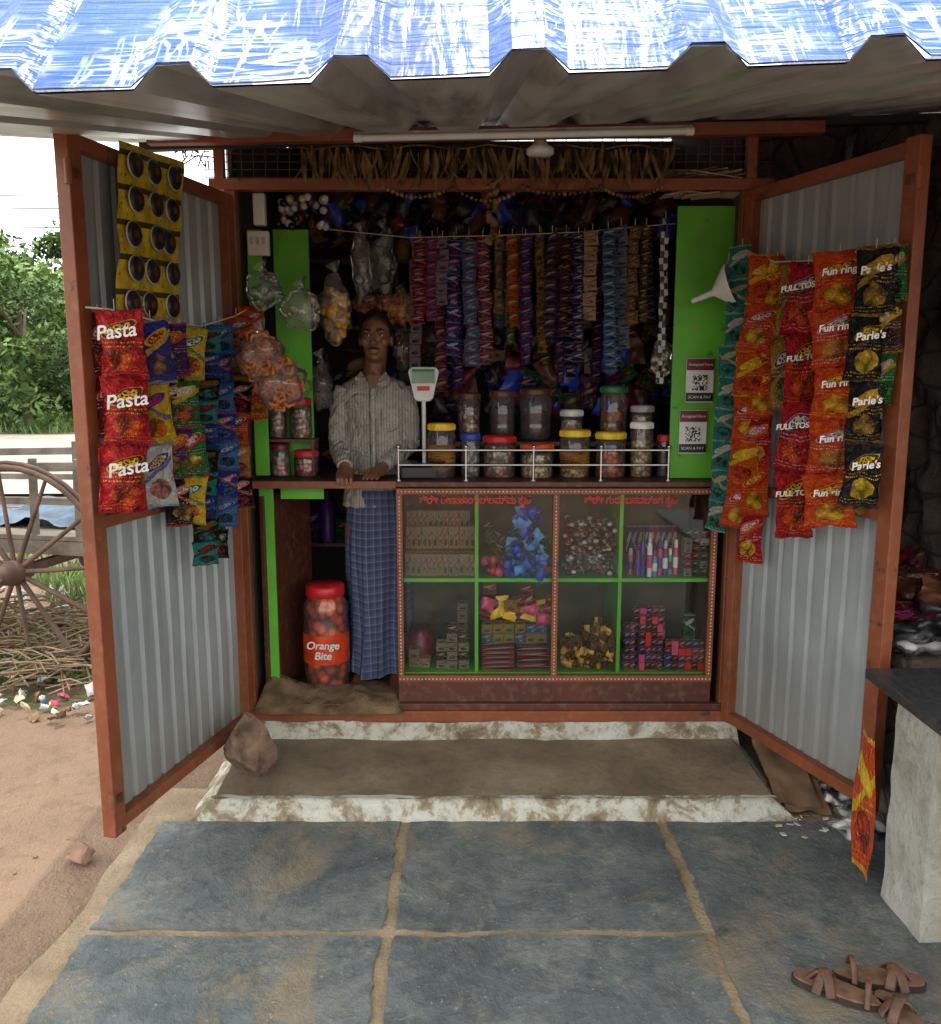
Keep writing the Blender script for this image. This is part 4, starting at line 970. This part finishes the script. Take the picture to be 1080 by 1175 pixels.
for i in range(26000):
    x=rnd.uniform(-120,120); hh=3.5+2.2*noise.noise(Vector((x*.09,0,0)))+1.2*noise.noise(Vector((x*.4,3,0))); z=rnd.random()**.8*max(1.5,hh); y=75+rnd.uniform(-4,4); s=.45*rnd.uniform(.5,1.4)
    R=Euler((rnd.uniform(-1,1),rnd.uniform(-1,1),rnd.random()*6)).to_matrix(); p=Vector((x,y,z))
    b.add([p+R@Vector(v) for v in ((-s,0,0),(0,-s*.6,0),(s,0,0),(0,s*.6,0))],[(0,1,2,3)],leafg[rnd.choice((0,1,1,2))])
b.obj('distant_trees')
b=B(); rnd=random.Random(9)
def blade(p,h,mat):
    a=rnd.random()*6.28; w=h*.09; d=Vector((math.cos(a),math.sin(a),0)); l=Vector((rnd.uniform(-.6,.6)*h,rnd.uniform(-.6,.6)*h,h))
    b.add([p-d*w,p+d*w,p+l*.6+d*w*.7,p+l],[(0,1,2,3)],mat)
for i in range(16000):
    y=rnd.uniform(4.7,11); x=-y*rnd.uniform(.25,.75)
    if noise.noise(Vector((x*.9,y*.9,4)))<.0: continue
    blade(Vector((x,y,-.05)),rnd.uniform(.05,.17),leafg[rnd.choice((1,2,2))])
for i in range(7000):
    y=rnd.uniform(25,42); x=-y*rnd.uniform(.3,.8)
    if noise.noise(Vector((x*.3,y*.3,4)))<-.1: continue
    blade(Vector((x,y,-.08)),rnd.uniform(.15,.4),leafg[rnd.choice((1,2))])
b.obj('grass')
b=B(); lit=[white,plain['silver'],plain['silver'],plain['cream'],white,plain['silver'],plain['lblue'],plain['cream'],card,card,plain['pink'],card]
for i in range(330):
    y=rnd.uniform(4.1,6.8); x=-y*rnd.uniform(.36,.62)
    if x>-1.5: continue
    b.pillow((x,y,-.01+rnd.uniform(0,.05)),rnd.uniform(.02,.08),rnd.uniform(.015,.05),.025,rnd.choice(lit),rnd.random()*3,rnd.random()*3,rnd.uniform(-1.4,1.4),nx=4,ny=4,cr=1.2)
b.obj('litter')
b=B(); tan=M('dry_sticks',S(136,116,92),.95,0,.35,9)
for i in range(420):
    y=rnd.uniform(4.5,6.0); x=-y*rnd.uniform(.42,.62); a=rnd.uniform(-1.2,1.2); l=rnd.uniform(.1,.45)
    p=Vector((x,y,rnd.uniform(-.02,.16))); d=Vector((math.cos(a),math.sin(a),rnd.uniform(-.2,.2)))*l
    b.tube([p-d/2,p+Vector((0,0,.02)),p+d/2],rnd.uniform(.003,.007),tan,4)
b.obj('stick_pile')
b=B()
for y_,z_ in ((20,5.6),(20,5.2),(20.2,5.9)): b.tube([(-30+60*k/12,y_,z_-.4*math.sin(math.pi*k/12)) for k in range(13)],.012,dark,4)
b.obj('power_line')
b=B() 
for i in range(14):
    p=at(random.uniform(200,250),random.uniform(172,196),3.9); q=at(random.uniform(200,250),random.uniform(165,200),3.9); b.tube([p,(p+q)/2+Vector((0,0,.03)),q],.003,black,4)
b.obj('tangled_cable')
# ---------------------------------------------------------------- shopkeeper
man=empty('shopkeeper')
mx,my=-.450,4.12
def skinmat():
    m,nt,N,L,bs=base('skin'); co=coord(nt); f=nz(nt,co,14,5)
    L.new(ramp(nt,f,[(.3,S(108,70,50)),(.7,S(138,94,68))]),bs.inputs['Base Color']); bs.inputs['Roughness'].default_value=.42; bs.inputs['Subsurface Weight'].default_value=.05; bump(nt,bs,nz(nt,co,160,3),.08); return m
skin=skinmat(); hairm=M('hair',S(24,20,18),.6,0,.4,60,bmp=.6,bsc=160)
def remesh(o,vs,sm=4):
    r_=o.modifiers.new('remesh','REMESH'); r_.mode='VOXEL'; r_.voxel_size=vs; r_.use_smooth_shade=True
    s=o.modifiers.new('smooth','SMOOTH'); s.factor=.5; s.iterations=sm
hc=Vector((mx+.012,my-.02,1.868))
b=B()
b.sph(hc+Vector((0,.012,.022)),(.070,.090,.092),skin,24,16)
b.sph(hc+Vector((0,-.018,-.045)),(.056,.064,.066),skin,20,14)
b.sph(hc+Vector((0,-.045,-.086)),(.027,.028,.018),skin,12,8)
b.tube([hc+Vector((0,-.083,.022)),hc+Vector((0,-.098,-.01)),hc+Vector((0,-.110,-.028))],[.008,.011,.014],skin,10)
for s in (-1,1):
    b.sph(hc+Vector((s*.012,-.096,-.030)),(.010,.011,.008),skin,8,6)
    b.sph(hc+Vector((s*.042,-.052,-.018)),(.024,.026,.024),skin,10,8)
    b.sph(hc+Vector((s*.030,-.074,.030)),(.025,.014,.009),skin,10,8)
    b.sph(hc+Vector((s*.073,.012,-.008)),(.009,.019,.032),skin,10,8)
b.sph(hc+Vector((0,-.082,-.055)),(.024,.012,.006),skin,10,6); b.sph(hc+Vector((0,-.080,-.066)),(.021,.012,.007),skin,10,6)
b.tube([hc+Vector((0,.02,-.06)),Vector((mx,my+.01,1.72)),Vector((mx,my+.01,1.62))],[.052,.052,.06],skin,14)
b.tube([(mx,my,z) for z in (1.66,1.5,1.3,1.1,.95)],[(.11,.07),(.14,.09),(.125,.085),(.135,.09),(.14,.09)],skin,18,up0=(0,1,0))
shR=Vector((mx-.150,my,1.628)); elR=Vector((mx-.180,my-.01,1.375)); wrR=Vector((-.562,3.885,1.292))
shL=Vector((mx+.150,my,1.628)); elL=Vector((mx+.170,my+.0,1.375)); wrL=Vector((-.400,3.93,1.288))
for s,e,w in ((shR,elR,wrR),(shL,elL,wrL)): b.tube([s,e,w],[.040,.034,.023],skin,12)
for s in (-1,1): b.tube([(mx+s*.08,my,1.0),(mx+s*.085,my-.01,.66),(mx+s*.09,my+.02,.29)],[.075,.052,.036],skin,12)
o=b.obj('body',man); remesh(o,.0045,3)
def hand(wr,dirv,edge,side,name):
    b=B(); d=Vector(dirv).normalized(); sd=Vector((-d.y,d.x,0)).normalized()*-1; up=Vector((0,0,1))
    k0=wr+d*.085; k0.z=CT+.022
    b.tube([wr,wr.lerp(k0,.4)+up*.004,k0],[(.024,.018),(.036,.016),(.041,.013)],skin,14,up0=(0,0,1))
    for i,(ln,o_) in enumerate(((.066,-.029),(.075,-.0095),(.070,.0100),(.055,.0285))):
        a=k0+sd*o_*side+d*.0
        if edge:
            p1=a+d*.025+up*.002; p2=a+d*.048-up*.008; p3=p2+d*.004-up*ln*.35
        else:
            p1=a+d*ln*.4+up*.006; p2=a+d*ln*.75-up*.006; p3=a+d*ln-up*.012
        b.tube([a-d*.02,p1,p2,p3],[.0095,.0088,.0082,.0068],skin,10); b.sph(p3,.0068,skin,8,6)
    t0=wr.lerp(k0,.3)-sd*.026*side; t1=t0+d*.028-sd*.022*side-up*.002; t2=t1+d*.028-sd*.004*side-up*.004
    b.tube([t0,t1,t2],[.013,.010,.008],skin,10); b.sph(t2,.008,skin,8,6)
    o=b.obj(name,man); remesh(o,.0028,2)
hand(wrR,(.10,-.95,0),True,1,'right_hand'); hand(wrL,(-.25,-.9,0),False,-1,'left_hand')
b=B(); ew=M('eye_white',S(190,184,172),.2,0,.02); ei=M('iris',S(25,15,10),.1,0,.02)
for s in (-1,1):
    b.sph(hc+Vector((s*.030,-.0785,.010)),(.0125,.009,.0055),ew,12,8); b.sph(hc+Vector((s*.030,-.0865,.010)),(.0055,.003,.005),ei,10,6)
b.obj('eyes',man)
b=B()
for s in (-1,1):
    b.tube([hc+Vector((s*.012,-.088,.028)),hc+Vector((s*.03,-.088,.036)),hc+Vector((s*.052,-.076,.029))],[(.003,.004),(.004,.005),(.002,.002)],hairm,8)
    b.tube([hc+Vector((0,-.095,-.044)),hc+Vector((s*.014,-.093,-.046)),hc+Vector((s*.026,-.084,-.051))],[(.003,.0045),(.003,.0045),(.0015,.002)],hairm,8)
b.obj('brows_and_moustache',man)
b=B(); n,m_=36,20; vs=[];fs=[]
hv=hc+Vector((0,.014,.028))
for j in range(m_+1):
    for i in range(n):
        a=2*math.pi*i/n; fr=(-math.sin(a)+1)/2
        tmax=rad(118)-rad(66)*max(0,fr-.35)/.65
        sb=math.exp(-((fr-.62)/.1)**2)*rad(22)
        t=(tmax+sb)*j/m_; p=Vector((math.sin(t)*math.cos(a)*.078,math.sin(t)*math.sin(a)*.096,math.cos(t)*.101))
        p*=1+.05*noise.noise(p*60)+.03*noise.noise(p*25)
        if j==m_: p*=.93
        vs.append(hv+p)
for j in range(m_):
    for i in range(n): k=(i+1)%n; fs.append((j*n+i,(j+1)*n+i,(j+1)*n+k,j*n+k))
b.add(vs,fs,hairm,None,True); b.obj('hair',man)
def shirtmat():
    m,nt,N,L,bs=base('striped_shirt'); co=coord(nt); sx=N.new('ShaderNodeSeparateXYZ'); L.new(co,sx.inputs[0])
    s=mth(nt,'SINE',mth(nt,'MULTIPLY',sx.outputs[0],470.)); f=nz(nt,co,7,4)
    c=ramp(nt,f,[(.3,S(160,154,144)),(.7,S(186,181,170))]); c=mixc(nt,mth(nt,'MULTIPLY',mth(nt,'GREATER_THAN',s,.35),.5),c,S(110,106,106))
    L.new(c,bs.inputs['Base Color']); bs.inputs['Roughness'].default_value=.85
    bump(nt,bs,nz(nt,co,16,3,.5,1.5),.9,.035); return m
shm=shirtmat(); b=B()
tor=[(1.70,.058,.058),(1.69,.085,.064),(1.665,.145,.078),(1.60,.160,.10),(1.5,.154,.108),(1.35,.141,.108),(1.2,.148,.112),(1.09,.16,.122)]
b.tube([(mx,my+.005,z) for z,_,_ in tor],[(a,c) for _,a,c in tor],shm,32,up0=(0,1,0))
def mid(a,c,t): return a.lerp(c,t)
for s,e,w in ((shR,elR,wrR),(shL,elL,wrL)):
    b.tube([s+Vector(((mx-s.x)*.15,0,.012)),mid(s,e,.35),mid(s,e,.75),e,mid(e,w,.3),mid(e,w,.85)],[.054,.051,.045,.043,.041,.034],shm,18)
o=b.obj('shirt',man); remesh(o,.006,3)
tex=bpy.data.textures.new('wrinkle','CLOUDS'); tex.noise_scale=.05; dm=o.modifiers.new('wr','DISPLACE'); dm.texture=tex; dm.strength=.022; dm.mid_level=.5; dm.texture_coords='LOCAL'
b=B()
for s in (-1,1):
    p0=Vector((mx+s*.056,my-.035,1.718)); p1=Vector((mx+s*.012,my-.094,1.66)); p2=Vector((mx+s*.06,my-.106,1.63)); p3=Vector((mx+s*.083,my-.07,1.685))
    q=[p0,p1,p2,p3]; off=Vector((0,.006,.0))
    b.add(q+[v+off for v in q],[(0,1,2,3),(7,6,5,4),(0,4,5,1),(1,5,6,2),(2,6,7,3)],shm)
b.tube([(mx+.004,my-.100,1.64),(mx+.004,my-.116,1.52),(mx+.004,my-.117,1.35),(mx+.004,my-.121,1.2)],[(.014,.003)]*4,shm,6,up0=(0,1,0))
b.grid(lambda u,v:Vector((mx+.045+.075*u,my-.113+.022*u*u,1.46+.09*v)),4,4,shm)
for z in (1.6,1.52,1.44,1.36,1.28): b.sph((mx+.004,my-.121,z-.0),(.0045,.003,.0045),white,8,5)
b.add([Vector((mx-.022,my-.088,1.70)),Vector((mx+.004,my-.106,1.615)),Vector((mx+.030,my-.088,1.70)),Vector((mx+.004,my-.075,1.72))],[(0,1,2,3)],skin,None,False)
b.obj('collar_and_placket',man)
b=B()
for e,w in ((elR,wrR),(elL,wrL)):
    b.tube([mid(e,w,.72),mid(e,w,.93)],[.036,.034],shm,18)
b.obj('cuffs',man)
def lungimat():
    m,nt,N,L,bs=base('checked_lungi'); uv=coord(nt,'UV'); sx=N.new('ShaderNodeSeparateXYZ'); L.new(uv,sx.inputs[0]); f=nz(nt,coord(nt),6,4)
    def lines(c,k,th,ph=0.): return mth(nt,'GREATER_THAN',mth(nt,'SINE',mth(nt,'ADD',mth(nt,'MULTIPLY',c,k),ph)),th)
    c=mixc(nt,mth(nt,'MULTIPLY',lines(sx.outputs[0],6.283*30,.2),.4),mixc(nt,f,S(62,72,108),S(92,100,130)),S(40,46,78))
    c=mixc(nt,mth(nt,'MULTIPLY',lines(sx.outputs[1],6.283*24,.2),.4),c,S(40,46,78))
    c=mixc(nt,mth(nt,'MULTIPLY',lines(sx.outputs[0],6.283*30,.93,2.),.3),c,S(150,155,170))
    c=mixc(nt,mth(nt,'MULTIPLY',lines(sx.outputs[1],6.283*24,.93,2.),.3),c,S(150,155,170))
    L.new(c,bs.inputs['Base Color']); bs.inputs['Roughness'].default_value=.85; bump(nt,bs,nz(nt,coord(nt),14,3),.4,.03); return m
b=B(); lm=lungimat()
def LP(u,v):
    z=1.17-.90*v; a=2*math.pi*u
    rx=.142+.03*math.sin(min(1,v*1.3)*math.pi)*(1-v)+.008*v; ry=.115+.012*v
    sf=math.sin(a*7+v*1.5+.8*math.sin(a*2)); sf=1-abs(sf)**.7*1.6
    f=1+ (.03+.12*v)*sf*(.5+.5*v)+.12*v*noise.noise(Vector((math.cos(a)*2,math.sin(a)*2,v*2)))
    return Vector((mx+.015+rx*f*math.cos(a),my+.0+ry*f*math.sin(a),z+.016*math.sin(a*4)*v))
b.grid(LP,160,50,lm) 
b.obj('lungi',man)
b=B()
for s in (-1,1):
    fx=mx+s*.085; b.tube([(fx,my+.05,.235),(fx,my,.245),(fx+s*.01,my-.08,.225),(fx+s*.012,my-.14,.215)],[(.028,.03),(.034,.038),(.040,.022),(.042,.014)],skin,12,up0=(0,0,1))
    for k in range(5):
        tx=fx+s*(.012)+(k-2)*.0165; b.tube([(tx,my-.13,.215),(tx,my-.165+abs(k-1.5)*.004,.213)],[.010,.0085],skin,8); b.sph((tx,my-.165+abs(k-1.5)*.004,.213),.0088,skin,8,6)
o=b.obj('feet',man); remesh(o,.004,2)
# ---------------------------------------------------------------- world and sun
w=bpy.data.worlds.new("World"); scene.world=w; w.use_nodes=True; nt=w.node_tree; N=nt.nodes; L=nt.links; bg=N['Background']
sky=N.new('ShaderNodeTexSky'); sky.sky_type='NISHITA'; sky.sun_disc=False
EL=rad(70); AZ=rad(8)   # sun behind the kiosk, high
sky.sun_elevation=EL; sky.sun_rotation=AZ; sky.dust_density=2.5; sky.air_density=1.2
tc=N.new('ShaderNodeTexCoord'); mp=N.new('ShaderNodeMapping'); mp.inputs['Scale'].default_value=(1,1,2.5); L.new(tc.outputs['Generated'],mp.inputs[0])
f=nz(nt,mp.outputs[0],2.2,7,.6,.4)
cl=ramp(nt,f,[(.3,(.6,.6,.6,1)),(.5,(1,1,1,1))])
L.new(mixc(nt,cl,sky.outputs[0],(22.6,22.6,22.2,1)),bg.inputs[0]); bg.inputs[1].default_value=.13
sl=bpy.data.lights.new('sun','SUN'); so=bpy.data.objects.new('sun',sl); scene.collection.objects.link(so); sl.energy=2.6; sl.angle=rad(.6); sl.color=(1,.95,.87)
sd=Vector((math.sin(AZ)*math.cos(EL),math.cos(AZ)*math.cos(EL),math.sin(EL))); so.rotation_euler=sd.to_track_quat('Z','Y').to_euler(); so.location=sd*20
scene.view_settings.view_transform='Standard'; scene.view_settings.look='None'; scene.view_settings.exposure=0; scene.view_settings.gamma=1
